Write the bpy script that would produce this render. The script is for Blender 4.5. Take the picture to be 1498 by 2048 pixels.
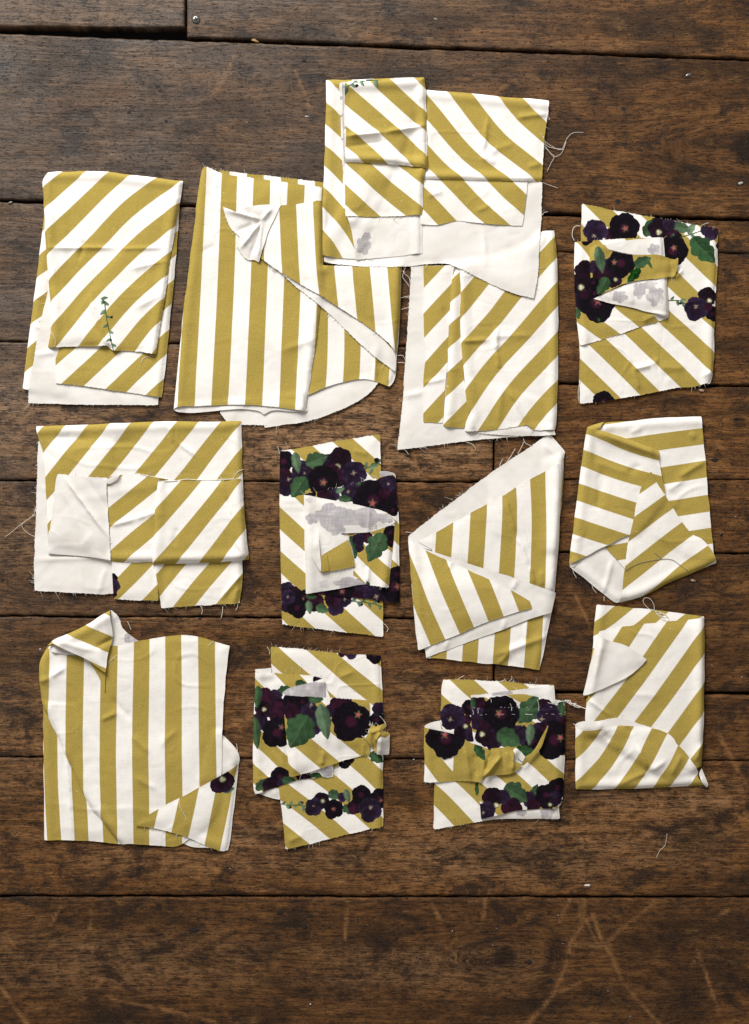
import bpy, math, random
import numpy as np
from mathutils import Vector
from mathutils.geometry import delaunay_2d_cdt

# ------------------------------------------------------------------ scene, camera, light
SC = bpy.context.scene
for o in list(bpy.data.objects): bpy.data.objects.remove(o)
S = 0.000632                      # metres per photo pixel on the floor plane
W, HH = 1498, 2048
CAMH = 2.1
cam = bpy.data.cameras.new('camera'); co = bpy.data.objects.new('camera', cam)
SC.collection.objects.link(co); SC.camera = co
co.location = (0, 0, CAMH); co.rotation_euler = (0, 0, 0)
cam.sensor_fit = 'VERTICAL'
cam.angle = 2*math.atan(HH*S/2/CAMH)
cam.clip_start = 0.05; cam.clip_end = 50

wd = bpy.data.worlds.new('World'); SC.world = wd; wd.use_nodes = True
wd.node_tree.nodes['Background'].inputs[0].default_value = (1.0, 0.93, 0.86, 1)
wd.node_tree.nodes['Background'].inputs[1].default_value = 0.31

def area(name, loc, target, sx, sy, power, col):
    l = bpy.data.lights.new(name, 'AREA'); l.shape = 'RECTANGLE'; l.size = sx; l.size_y = sy
    l.energy = power; l.color = col
    o = bpy.data.objects.new(name, l); SC.collection.objects.link(o)
    o.location = loc
    o.rotation_euler = (Vector(target)-Vector(loc)).to_track_quat('-Z', 'Y').to_euler()
    return o
area('window_light', (-1.35, 3.2, 2.15), (0.0, -0.05, 0), 2.0, 1.8, 260, (1.0, 0.972, 0.93))

SC.view_settings.view_transform = 'Standard'; SC.view_settings.look = 'None'
SC.view_settings.exposure = 0.0; SC.view_settings.gamma = 1.0
SC.view_settings.use_curve_mapping = False
SC.render.engine = 'CYCLES'
SC.render.resolution_x = 749; SC.render.resolution_y = 1024

rng = np.random.default_rng(7); random.seed(7)
COL = SC.collection

# ------------------------------------------------------------------ numpy helpers
def vnoise(x, y, seed=0):
    """smooth 2-D value noise in -1..1"""
    x = np.asarray(x, float); y = np.asarray(y, float)
    r = np.random.default_rng(seed).uniform(-1, 1, (64, 64))
    xi = np.floor(x).astype(int); yi = np.floor(y).astype(int)
    fx = x-xi; fy = y-yi; fx = fx*fx*(3-2*fx); fy = fy*fy*(3-2*fy)
    a = r[xi % 64, yi % 64]; b = r[(xi+1) % 64, yi % 64]
    c = r[xi % 64, (yi+1) % 64]; d = r[(xi+1) % 64, (yi+1) % 64]
    return (a*(1-fx)+b*fx)*(1-fy)+(c*(1-fx)+d*fx)*fy
def fbm(x, y, seed=0, o=3):
    t = 0; a = 1; n = 0
    for i in range(o):
        t = t+a*vnoise(x*2**i, y*2**i, seed+i); n += a; a *= .5
    return t/n
def segdist(px, py, ax, ay, bx, by):
    dx, dy = bx-ax, by-ay; L = dx*dx+dy*dy+1e-9
    t = np.clip(((px-ax)*dx+(py-ay)*dy)/L, 0, 1)
    return np.hypot(px-ax-t*dx, py-ay-t*dy), t
def sstep(a, b, x):
    t = np.clip((x-a)/(b-a), 0, 1); return t*t*(3-2*t)
def inside(px, py, poly):
    m = np.zeros(px.shape, bool); n = len(poly)
    for i in range(n):
        x0, y0 = poly[i]; x1, y1 = poly[(i+1) % n]
        if y0 == y1: continue
        c = ((y0 > py) != (y1 > py)) & (px < (x1-x0)*(py-y0)/(y1-y0)+x0)
        m ^= c
    return m
def boxblur(a, r):
    for ax in (0, 1):
        p = np.pad(a, [(r+1, r) if k == ax else (0, 0) for k in (0, 1)], mode='edge')
        c = np.cumsum(p, axis=ax)
        n = a.shape[ax]
        hi = np.take(c, np.arange(2*r+1, 2*r+1+n), axis=ax); lo = np.take(c, np.arange(0, n), axis=ax)
        a = (hi-lo)/(2*r+1)
    return a
def dilate(a, r):
    for ax in (0, 1):
        p = np.pad(a, [(r, r) if k == ax else (0, 0) for k in (0, 1)], mode='edge')
        n = a.shape[ax]; out = a
        for k in range(2*r+1): out = np.maximum(out, np.take(p, np.arange(k, k+n), axis=ax))
        a = out
    return a
def tps(pts):
    """thin plate spline through (x,y,k) control points; returns f(x,y)"""
    P = np.array(pts, float)
    if len(P) < 3 or np.ptp(P[:, 2]) == 0:
        k = P[0, 2]; return lambda x, y: np.full(np.shape(x), k)
    X = P[:, :2]/100; n = len(P)
    def K(d2): return np.where(d2 > 1e-12, .5*d2*np.log(d2+1e-12), 0)
    d2 = ((X[:, None]-X[None])**2).sum(-1)
    A = np.zeros((n+3, n+3)); A[:n, :n] = K(d2)+np.eye(n)*.4
    A[:n, n] = 1; A[:n, n+1:] = X; A[n, :n] = 1; A[n+1:, :n] = X.T
    A[n:, n:] += np.eye(3)*1e-9
    w = np.linalg.solve(A, np.r_[P[:, 2], 0, 0, 0])
    def f(x, y):
        x = np.asarray(x)/100; y = np.asarray(y)/100
        o = w[n]+w[n+1]*x+w[n+2]*y
        for i in range(n): o = o+w[i]*K((x-X[i, 0])**2+(y-X[i, 1])**2)
        return o
    return f
def w3(px, py, z): return ((px-W/2)*S, (HH/2-py)*S, z*S)

# ------------------------------------------------------------------ node helpers
class NT:
    def __init__(s, name):
        s.m = bpy.data.materials.new(name); s.m.use_nodes = True
        s.t = s.m.node_tree; s.n = s.t.nodes; s.b = s.n['Principled BSDF']
    def new(s, typ, **kw):
        n = s.n.new(typ)
        for k, v in kw.items(): setattr(n, k, v)
        return n
    def put(s, sock, v):
        if isinstance(v, bpy.types.NodeSocket): s.t.links.new(v, sock)
        else: sock.default_value = v
    def math(s, op, a, b=0.0, clamp=False):
        n = s.new('ShaderNodeMath', operation=op, use_clamp=clamp)
        s.put(n.inputs[0], a); s.put(n.inputs[1], b); return n.outputs[0]
    def attr(s, name, out='Fac'):
        return s.new('ShaderNodeAttribute', attribute_name=name).outputs[out]
    def mix(s, f, a, b, bt='MIX'):
        n = s.new('ShaderNodeMix', data_type='RGBA', blend_type=bt, clamp_factor=True)
        s.put(n.inputs[0], f)
        for i, v in ((6, a), (7, b)):
            if isinstance(v, tuple): v = (*v[:3], 1)
            s.put(n.inputs[i], v)
        return n.outputs[2]
    def noise(s, vec, scale, detail=4, rough=.55, dist=0):
        n = s.new('ShaderNodeTexNoise'); s.put(n.inputs['Vector'], vec)
        n.inputs['Scale'].default_value = scale; n.inputs['Detail'].default_value = detail
        n.inputs['Roughness'].default_value = rough; n.inputs['Distortion'].default_value = dist
        return n.outputs['Fac']
    def comb(s, x, y, z=0.0):
        n = s.new('ShaderNodeCombineXYZ')
        for i, v in enumerate((x, y, z)): s.put(n.inputs[i], v)
        return n.outputs[0]
    def ramp(s, f, a, b):
        n = s.new('ShaderNodeMapRange', clamp=True); n.interpolation_type = 'SMOOTHSTEP'
        s.put(n.inputs[0], f); n.inputs[1].default_value = a; n.inputs[2].default_value = b
        return n.outputs[0]
    def bump(s, h, strength, dist):
        n = s.new('ShaderNodeBump'); n.inputs['Strength'].default_value = strength
        n.inputs['Distance'].default_value = dist; s.put(n.inputs['Height'], h)
        s.t.links.new(n.outputs[0], s.b.inputs['Normal'])

# ------------------------------------------------------------------ materials
def fabric_mat(back):
    N = NT('cotton_reverse' if back else 'printed_cotton')
    st = N.attr('stripe'); pr = N.new('ShaderNodeAttribute', attribute_name='print')
    ux = N.attr('px'); uy = N.attr('py')
    uv = N.comb(ux, uy)
    pulse = N.math('ADD', N.math('MULTIPLY', N.math('SINE', N.math('MULTIPLY', st, 2*math.pi)), 9.0), .5, True)
    warp = N.noise(N.comb(N.math('MULTIPLY', ux, 1.0), N.math('MULTIPLY', uy, .12)), .9, 2)
    weft = N.noise(N.comb(N.math('MULTIPLY', ux, .12), N.math('MULTIPLY', uy, 1.0)), .9, 2)
    weave = N.math('ADD', warp, weft)
    grain = N.noise(uv, .40, 3, .7)
    blot = N.noise(uv, .02, 3)
    al = pr.outputs['Alpha']
    if back:
        base = N.mix(N.ramp(blot, .3, .7), (.785, .765, .742), (.84, .822, .80))
        base = N.mix(N.math('MULTIPLY', N.math('ADD', N.math('MULTIPLY', N.math('SINE', N.math('MULTIPLY', st, 6.2832)), 1.2), .5, True), .16), base, (.60, .54, .42))
        wx = N.noise(N.comb(ux, N.math('MULTIPLY', uy, .05)), .62, 2, .7); wy = N.noise(N.comb(N.math('MULTIPLY', ux, .05), uy), .62, 2, .7)
        wv = N.math('MULTIPLY', N.ramp(al, .15, .75), N.math('ADD', .52, N.math('MULTIPLY', N.ramp(N.math('ADD', wx, wy), .75, 1.25), .3)))
        base = N.mix(wv, base, (.27, .25, .295))
        base = N.mix(N.math('MULTIPLY', N.ramp(grain, .35, .7), .05), base, (.5, .48, .45))
    else:
        must = N.mix(N.ramp(grain, .28, .74), (.330, .245, .052), (.480, .366, .096))
        must = N.mix(N.math('MULTIPLY', N.ramp(blot, .35, .7), .25), must, (.45, .33, .07))
        fl = N.ramp(N.noise(N.comb(N.math('MULTIPLY', ux, .6), uy), .20, 2), .72, .77)
        must = N.mix(N.math('MULTIPLY', fl, .7), must, (.82, .70, .38))
        white = N.mix(N.ramp(blot, .3, .7), (.86, .835, .80), (.895, .875, .85))
        base = N.mix(pulse, white, must)
        tx = N.noise(N.comb(N.math('MULTIPLY', ux, .45), N.math('MULTIPLY', uy, .03)), 1, 2, .7); ty = N.noise(N.comb(N.math('MULTIPLY', ux, .03), N.math('MULTIPLY', uy, .45)), 1, 2, .7)
        base = N.mix(N.math('MULTIPLY', N.ramp(N.math('ADD', tx, ty), 1.02, .62), .5), base, N.mix(1.0, base, (.80, .78, .74), 'MULTIPLY'))
        sharp = N.ramp(al, .38, .62)
        pc = N.mix(N.math('MULTIPLY', N.ramp(weave, 1.0, 1.4), .05), pr.outputs['Color'], (.22, .2, .22))
        base = N.mix(sharp, base, pc)
    N.put(N.b.inputs['Base Color'], base)
    N.b.inputs['Roughness'].default_value = .95
    N.b.inputs['Specular IOR Level'].default_value = .06
    N.bump(N.math('ADD', N.math('MULTIPLY', weave, .6), N.math('MULTIPLY', N.noise(uv, .09, 3), .6)), .35, .0006)
    return N.m
M_FRONT = fabric_mat(False); M_BACK = fabric_mat(True)

def thread_mat(name, c):
    N = NT(name)
    N.put(N.b.inputs['Base Color'], N.mix(N.noise(N.new('ShaderNodeTexCoord').outputs['Object'], 900, 2), tuple(.8*v for v in c), c))
    N.b.inputs['Roughness'].default_value = .9
    return N.m
M_THREAD = thread_mat('cotton_thread', (.80, .76, .68))
M_SELV = thread_mat('white_fuzz', (.86, .84, .80))

def wood_mat():
    N = NT('worn_floorboard')
    ux = N.attr('gx'); gv = N.attr('gv'); idn = N.attr('pid')
    def V(a, b): return N.comb(N.math('MULTIPLY', ux, a), N.math('MULTIPLY', gv, b), N.math('MULTIPLY', idn, 7.3))
    fibre = N.noise(V(.045, .75), 1, 6, .75)
    mott = N.noise(V(.030, .052), 1, 8, .72, .4)
    streak = N.noise(V(.008, .17), 1, 5, .7)
    ringw = N.noise(V(.0016, .020), 1, 2)
    ring = N.math('SINE', N.math('ADD', N.math('MULTIPLY', gv, .31), N.math('MULTIPLY', ringw, 40)))
    dash = N.noise(V(.055, .33), 1, 5, .7)
    pit = N.noise(V(.125, .20), 1, 4, .62)
    grime = N.noise(V(.0095, .0150), 1, 8, .72, .5)
    scuffm = N.noise(V(.011, .028), 1, 4, .6)
    tone = N.noise(V(.0028, .004), 1, 2)
    speck = N.noise(V(.21, .26), 1, 2)
    rough = N.attr('rough'); knot = N.attr('knot'); scr = N.attr('scratch'); grey = N.attr('grey'); stain = N.attr('stain')
    wide = N.noise(V(.0042, .011), 1, 4, .6)
    warm = N.noise(V(.0062, .014), 1, 5, .65, .5)
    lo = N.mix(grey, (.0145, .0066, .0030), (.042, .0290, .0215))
    hi = N.mix(grey, (.178, .088, .031), (.152, .106, .074))  # grey end of the mix also carries the painted sheen
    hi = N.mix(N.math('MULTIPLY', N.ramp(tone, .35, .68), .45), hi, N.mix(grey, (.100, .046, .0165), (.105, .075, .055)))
    f = N.math('ADD', N.math('ADD', N.math('MULTIPLY', fibre, .40), N.math('MULTIPLY', streak, .27)), N.math('MULTIPLY', mott, .33))
    c = N.mix(N.ramp(f, .40, .60), lo, hi)
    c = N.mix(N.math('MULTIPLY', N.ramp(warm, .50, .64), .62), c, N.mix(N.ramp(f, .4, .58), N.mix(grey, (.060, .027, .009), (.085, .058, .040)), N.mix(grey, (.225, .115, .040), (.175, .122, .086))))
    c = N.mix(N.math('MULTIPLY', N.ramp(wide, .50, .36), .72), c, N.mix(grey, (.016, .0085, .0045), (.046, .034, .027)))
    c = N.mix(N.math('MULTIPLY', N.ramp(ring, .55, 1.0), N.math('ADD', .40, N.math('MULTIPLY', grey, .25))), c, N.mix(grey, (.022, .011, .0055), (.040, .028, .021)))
    c = N.mix(N.math('MULTIPLY', N.ramp(ring, -.75, -1.0), N.math('MULTIPLY', grey, .35)), c, (.19, .14, .105))
    rc = N.mix(N.ramp(f, .44, .55), (.014, .0085, .006), (.29, .185, .108))
    c = N.mix(N.math('MULTIPLY', rough, N.ramp(grime, .72, .48)), c, rc)
    c = N.mix(N.math('MULTIPLY', N.math('MULTIPLY', N.ramp(scuffm, .55, .68), N.ramp(fibre, .42, .6)), .65), c, N.mix(grey, (.26, .148, .062), (.20, .152, .118)))
    fl = N.math('MAXIMUM', N.ramp(dash, .575, .65), N.ramp(pit, .605, .67))
    c = N.mix(N.math('MULTIPLY', fl, .88), c, (.0085, .0060, .0055))
    gr = N.ramp(grime, .51, .63)
    c = N.mix(N.math('MULTIPLY', gr, .82), c, (.0125, .0085, .0075))
    c = N.mix(N.math('MULTIPLY', N.ramp(speck, .745, .79), .6), c, (.24, .19, .15))
    c = N.mix(N.math('MULTIPLY', scr, N.math('MULTIPLY', N.ramp(dash, .72, .45), 1.0)), c, (.27, .150, .066))
    c = N.mix(knot, c, (.012, .007, .005))
    c = N.mix(N.math('MULTIPLY', stain, N.ramp(pit, .85, .25)), c, (.0070, .0055, .005))
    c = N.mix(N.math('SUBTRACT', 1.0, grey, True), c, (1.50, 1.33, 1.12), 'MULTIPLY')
    hf = N.noise(V(.22, .62), 1, 3, .8)
    c = N.mix(N.math('MULTIPLY', N.ramp(hf, .47, .30), .6), c, (.010, .007, .006))
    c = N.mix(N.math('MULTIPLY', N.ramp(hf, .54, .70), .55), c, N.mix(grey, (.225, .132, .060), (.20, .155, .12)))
    pv = N.math('FRACT', N.math('MULTIPLY', N.math('SINE', N.math('MULTIPLY', idn, 12.99)), 43.7))
    c = N.mix(N.math('MULTIPLY', pv, .6), c, N.mix(.55, c, (.016, .010, .007)))
    N.put(N.b.inputs['Base Color'], c)
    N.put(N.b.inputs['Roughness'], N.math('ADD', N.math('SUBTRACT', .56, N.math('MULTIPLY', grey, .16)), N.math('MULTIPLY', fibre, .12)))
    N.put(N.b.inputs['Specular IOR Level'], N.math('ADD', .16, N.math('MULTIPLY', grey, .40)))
    h = N.math('ADD', N.math('MULTIPLY', f, 1.3), N.math('MULTIPLY', ring, -.05))
    h = N.math('SUBTRACT', h, N.math('MULTIPLY', fl, .55))
    h = N.math('SUBTRACT', h, N.math('MULTIPLY', gr, .12))
    N.bump(h, .9, .0013)
    return N.m
M_WOOD = wood_mat()
def plain_mat(name, c, r=.6, metal=0):
    N = NT(name)
    v = N.noise(N.new('ShaderNodeTexCoord').outputs['Object'], 400, 3)
    N.put(N.b.inputs['Base Color'], N.mix(v, tuple(.6*k for k in c), tuple(min(1, 1.3*k) for k in c)))
    N.b.inputs['Roughness'].default_value = r; N.b.inputs['Metallic'].default_value = metal
    return N.m
M_GAP = plain_mat('dark_subfloor', (.004, .003, .0025), .9)
M_NAIL = plain_mat('worn_steel', (.24, .235, .23), .4, 1)
M_NAILD = plain_mat('dark_iron', (.025, .022, .02), .45, .6)
M_HOLE = plain_mat('nail_hole_black', (.006, .0045, .004), .8)  # near-black colour for the flat discs set at nail holes
M_STITCH = thread_mat('white_stitching', (.88, .87, .84))

# ------------------------------------------------------------------ object helpers
def mesh_obj(name, verts, faces, mats, parent=None, attrs=None, fmat=None, smooth=True, loc=None):
    me = bpy.data.meshes.new(name)
    me.from_pydata(verts, [], faces)
    for m in mats: me.materials.append(m)
    if fmat is not None: me.polygons.foreach_set('material_index', fmat)
    if smooth: me.polygons.foreach_set('use_smooth', np.ones(len(me.polygons), bool))
    for k, v in (attrs or {}).items():
        if v.ndim == 2:
            a = me.color_attributes.new(k, 'FLOAT_COLOR', 'POINT'); a.data.foreach_set('color', v.astype(np.float32).ravel())
        else:
            a = me.attributes.new(k, 'FLOAT', 'POINT'); a.data.foreach_set('value', v.astype(np.float32))
    me.update()
    o = bpy.data.objects.new(name, me); COL.objects.link(o)
    if parent: o.parent = parent
    if loc is not None: o.location = loc
    return o
def tube_mesh(V, F, pts, rad, sides=4, taper=True):
    pts = [Vector(p) for p in pts]; base = len(V); n = len(pts)
    for i, p in enumerate(pts):
        d = (pts[min(i+1, n-1)]-pts[max(i-1, 0)]).normalized()
        u = d.cross(Vector((0, 0, 1)))
        u = u.normalized() if u.length > 1e-6 else Vector((1, 0, 0))
        v = u.cross(d)
        r = rad*(1-.55*i/(n-1) if taper else 1)
        for k in range(sides):
            a = 2*math.pi*k/sides
            V.append(tuple(p+u*(r*math.cos(a))+v*(r*math.sin(a))))
    for i in range(n-1):
        for k in range(sides):
            a = base+i*sides+k; b = base+i*sides+(k+1) % sides
            F.append((a, b, b+sides, a+sides))
    F.append(tuple(base+k for k in range(sides))[::-1]); F.append(tuple(base+(n-1)*sides+k for k in range(sides)))
def catmull(P, n=6):
    P = [np.array(p, float) for p in P]; P = [2*P[0]-P[1]]+P+[2*P[-1]-P[-2]]; out = []
    for i in range(1, len(P)-2):
        for k in range(n):
            t = k/n; a, b, c, d = P[i-1:i+3]
            out.append(.5*((2*b)+(c-a)*t+(2*a-5*b+4*c-d)*t*t+(3*b-3*c+d-a)*t**3))
    out.append(P[-2]); return out

# ------------------------------------------------------------------ the floor
floor = mesh_obj('floor', [(-1.1, -1.2, -.026), (1.1, -1.2, -.026), (1.1, 1.2, -.026), (-1.1, 1.2, -.026)], [(0, 1, 2, 3)], [M_GAP])
floor['kind'] = 'structure'
floor['label'] = 'old dark brown worn floorboards with gaps and nails'

# knots (x, y, radius, strength), scratches (polyline, width), dark stains, rough weathered patches
KNOTS = [(1498, 300, 42, 1), (690, 205, 16, .35), (60, 985, 20, .5), (1010, 1915, 26, .9), (600, 1870, 9, .6), (1240, 920, 10, .4),
         (70, 1165, 16, .7), (820, 165, 10, .5), (1375, 148, 12, .5), (1090, 1730, 10, .4), (345, 1515, 8, .4), (1480, 845, 14, .6)]
SCR = [([(1140, 1795), (1125, 1835), (1120, 1845)], 6), ([(1170, 1800), (1165, 1850), (1140, 1890), (1130, 1940), (1110, 1985), (1060, 2045)], 8),
       ([(1185, 1830), (1205, 1880), (1225, 1915), (1245, 1965), (1290, 2015), (1320, 2048)], 8), ([(1310, 1805), (1260, 1845), (1215, 1885)], 6),
       ([(1120, 1985), (1160, 1965)], 6), ([(1395, 1900), (1415, 1960), (1440, 2030)], 6), ([(865, 1810), (880, 1845)], 10),
       ([(0, 1975), (40, 2030), (55, 2048)], 9), ([(225, 2000), (330, 2020), (430, 2045)], 6), ([(182, 1820), (180, 1860)], 6), ([(10, 1865), (25, 1890)], 6),
       ([(1150, 1190), (1165, 1220), (1180, 1255)], 5), ([(1440, 1470), (1465, 1520), (1475, 1540)], 10), ([(970, 1795), (968, 1840)], 7), ([(120, 1815), (100, 1850)], 5),
       ([(845, 1395), (865, 1365)], 4), ([(1455, 1820), (1430, 1840)], 8), ([(1160, 1830), (1165, 1795)], 10), ([(1155, 1800), (1195, 1890)], 4),
       ([(470, 110), (440, 170), (425, 190)], 7), ([(590, 140), (610, 190), (620, 215)], 5), ([(695, 1820), (690, 1880)], 5), ([(820, 880), (835, 935)], 6),
       ([(1385, 1930), (1400, 1905), (1500, 1935)], 3), ([(1150, 1890), (1220, 1893)], 12)]
STAIN = [(1115, 1900, 22, 55), (790, 155, 55, 22), (560, 2010, 18, 14), (610, 122, 28, 16), (1095, 275, 34, 14), (1370, 2005, 60, 70), (1380, 350, 40, 30),
         (1440, 1925, 60, 40), (1215, 1990, 60, 36), (990, 1705, 60, 30), (1400, 1690, 90, 40), (1480, 1760, 50, 30), (120, 110, 60, 40), (80, 145, 40, 30),
         (1195, 845, 16, 10), (1180, 985, 22, 14), (1395, 470, 14, 8), (630, 235, 16, 10), (500, 380, 30, 12), (1330, 140, 40, 14), (50, 1790, 60, 12), (1180, 880, 14, 26)]
ROUGH = [(650, 870, 260, 95, 1.0), (60, 830, 200, 90, .75), (60, 1060, 180, 90, .45), (430, 1215, 200, 40, .4), (880, 900, 120, 60, .9), (520, 1690, 400, 60, .45),
         (1000, 1700, 260, 70, .55), (200, 1925, 320, 60, .45), (840, 1935, 220, 45, .5), (560, 1500, 120, 160, .35), (830, 1450, 60, 120, .4), (1300, 1680, 160, 60, .4),
         (1330, 1600, 170, 40, .55), (40, 1480, 120, 120, .3), (1150, 1650, 200, 40, .4), (530, 1050, 60, 100, .35), (820, 1200, 60, 120, .3)]
DENTS = [(520, 470, 4), (100, 440, 5)]

def plank(poly4, lift, pid, cell=4.0, tint=0.0):
    (x0, ya0), (x1, yb0), (_, yb1), (_, ya1) = poly4     # TL, TR, BR, BL
    nu = int((x1-x0)/5)+1; hgt = max(ya1-ya0, yb1-yb0); nv = max(int(hgt/cell), 6)
    vv = np.linspace(0, 1, nv+1)
    e = 2.2/hgt
    vv = np.sort(np.r_[vv, e, 1-e, 3*e, 1-3*e])
    uu = np.linspace(0, 1, nu+1); ee = 2.2/(x1-x0); uu = np.sort(np.r_[uu, ee, 1-ee])
    U, Vv = np.meshgrid(uu, vv, indexing='ij')
    X = x0+(x1-x0)*U
    top = ya0+(yb0-ya0)*U; bot = ya1+(yb1-ya1)*U
    # worn, slightly wandering edges
    top = top+1.5*fbm(X/70, X*0+pid, 11)+.9*vnoise(X/14, X*0+pid*3, 12); bot = bot+1.5*fbm(X/80, X*0+pid+.5, 21)+.9*vnoise(X/13, X*0+pid*5, 22)
    Y = top+(bot-top)*Vv
    dn = np.minimum(Y-top, bot-Y); dx = np.minimum(X-x0, x1-X)
    d = np.minimum(dn, dx)
    chip = np.clip(vnoise(X/26, Y/60+pid, 33), 0, 1)*np.clip(1-dn/7, 0, 1)*5
    Z = lift-2.6*np.clip(1-d/3.2, 0, 1)**1.6-chip*.5+.5*fbm(X/160, Y/60+pid*9, 31)-.5
    gv = Y+9*fbm(X/330, Y/150+pid*3, 41, 2)+3*vnoise(X/90, Y/40, 42)
    kn = np.zeros_like(X); st = np.zeros_like(X)
    for (kx, ky, r, s) in KNOTS:
        if not (ya0-5 < ky < yb1+5): continue
        q = np.exp(-(((X-kx)/(r*3.4))**2+((Y-ky)/(r*1.9))**2))
        gv = gv+np.sign(Y-ky)*-r*1.25*q*np.clip(np.abs(Y-ky)/(r*.4), 0, 1)
        rr = np.hypot((X-kx)/1.2, Y-ky)/r
        kn = np.maximum(kn, s*sstep(1.0, .45, rr+.2*vnoise(X/6, Y/4, 51)))
    for (sx, sy, a, b) in STAIN:
        rr = np.hypot((X-sx)/a, (Y-sy)/b)+.45*fbm(X/18, Y/9, 52)
        st = np.maximum(st, .85*sstep(1.15, .35, rr))
    dirt = np.clip(1-dn/(5+9*np.clip(fbm(X/45, Y/30+pid, 91)+.45, 0, 1.4)), 0, 1)**1.3*(.55+.45*vnoise(X/18, Y/18, 92)); st = np.maximum(st, .75*dirt)
    sc = np.zeros_like(X)
    for P, w in SCR:
        for (a, b), (c, dd) in zip(P, P[1:]):
            ds, _ = segdist(X+2*vnoise(X/15, Y/15, 61), Y, a, b, c, dd)
            sc = np.maximum(sc, sstep(w*.62+1.2, w*.12, ds)*(.6+.4*vnoise(X/12, Y/12, 62)))
    ro = np.zeros_like(X)
    for (a, b, c, dd, s) in ROUGH:
        ro = np.maximum(ro, s*np.exp(-(((X-a)/c)**4+((Y-b)/dd)**4)))
    ro = np.clip(ro*(.85+.5*fbm(X/60, Y/18, 71)), 0, 1)
    grey = np.clip(sstep(1350, 150, .72*Y+.85*X-40)*(.75+.4*fbm(X/150, Y/60, 81)), 0, 1)  # greyer boards at upper left, with window sheen painted into colour and gloss
    nu_, nv_ = X.shape
    P3 = np.stack([(X-W/2)*S, (HH/2-Y)*S, Z*S], -1).reshape(-1, 3)
    idx = np.arange(nu_*nv_).reshape(nu_, nv_)
    F = np.stack([idx[:-1, :-1], idx[:-1, 1:], idx[1:, 1:], idx[1:, :-1]], -1).reshape(-1, 4)
    # side walls
    ring = np.r_[idx[:, 0], idx[-1, 1:], idx[::-1, -1][1:], idx[0, ::-1][1:-1]]
    nb = len(P3); low = P3[ring].copy(); low[:, 2] = -.025
    V = np.r_[P3, low]; n = len(ring)
    Wl = [(int(ring[i]), int(ring[(i+1) % n]), nb+(i+1) % n, nb+i) for i in range(n)]
    def A(a, f=None): a = a.ravel(); return np.r_[a, a[ring]]
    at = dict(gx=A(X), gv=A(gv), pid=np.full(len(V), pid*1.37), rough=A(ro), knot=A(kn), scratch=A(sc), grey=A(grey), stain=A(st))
    c = V.mean(0); c[2] = 0
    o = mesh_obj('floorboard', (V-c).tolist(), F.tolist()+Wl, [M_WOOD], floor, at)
    o.location = tuple(c)
    return o
XL, XR = -260, 1760
def seam(yl, yr): return lambda x: yl+(yr-yl)*x/W
rowsL = [seam(-270, -235), seam(60, 78), seam(402, 440), seam(683, 700), seam(961, 966), seam(1233, 1240), seam(1515, 1522), seam(1793, 1795), seam(2110, 2108), seam(2400, 2395)]
PL = []
g = 1.4
def addp(xa, xb, f0, f1, lift, ga=g, gb=g):
    PL.append(plank([(xa+1.8, f0(xa)+ga), (xb-1.8, f0(xb)+ga), (xb-1.8, f1(xb)-gb), (xa+1.8, f1(xa)-gb)], lift, len(PL)+1))
top_r = seam(61, 118)
addp(XL, 371, rowsL[0], seam(60, 66), -1, 1.4, 7)
addp(372, XR, seam(-262, -220), top_r, -.5)
addp(XL, XR, seam(64, 119), rowsL[2], -1.5, 3, 4.2)
J = 988
addp(XL, J, rowsL[2], rowsL[3], -2.5, 2.2)
addp(XL, J, rowsL[3], rowsL[4], -1.6)
addp(XL, J, rowsL[4], rowsL[5], -2.2)
addp(XL, J, rowsL[5], rowsL[6], -1.2)
addp(J, XR, rowsL[2], seam(498, 506), -2.0, 2.4, .5)
addp(J, XR, seam(498, 506), seam(755, 773), -1.8, .5, 3.2)
addp(J, XR, seam(755, 773), seam(955, 960), -2.2, 1.6, .4)
addp(J, XR, seam(955, 960), seam(1097, 1108), -2.0, .4, 1.8)
addp(J, XR, seam(1097, 1108), seam(1382, 1388), -1.4, 1.8, 3.6)
addp(J, XR, seam(1382, 1388), rowsL[6], -2.6, 2.2, .8)
addp(XL, XR, rowsL[6], rowsL[7], -1.0, 1.0, 2.4)
addp(XL, XR, rowsL[7], rowsL[8], -2.2, 1.6)
addp(XL, XR, rowsL[8], rowsL[9], -1.5)

def plank_at(x, y):
    best = None
    for o in PL:
        bb = [Vector(b) for b in o.bound_box]
        X, Y, _ = w3(x, y, 0); lx, ly = X-o.location.x, Y-o.location.y
        if bb[0].x <= lx <= bb[6].x and bb[0].y <= ly <= bb[6].y: best = o
    return best or PL[0]
def disc(V, F, r, h, n=10, dome=.3, rx=1.0):
    b = len(V)
    for k in range(n): a = 2*math.pi*k/n; V.append((rx*r*math.cos(a), r*math.sin(a), -h))
    for k in range(n): a = 2*math.pi*k/n; V.append((rx*r*math.cos(a), r*math.sin(a), 0))
    for k in range(n): a = 2*math.pi*k/n; V.append((rx*.6*r*math.cos(a), .6*r*math.sin(a), dome*r))
    V.append((0, 0, dome*r*1.15))
    for k in range(n):
        j = (k+1) % n
        F.append((b+k, b+j, b+n+j, b+n+k)); F.append((b+n+k, b+n+j, b+2*n+j, b+2*n+k)); F.append((b+2*n+k, b+2*n+j, b+3*n))
NM = {}
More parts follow.
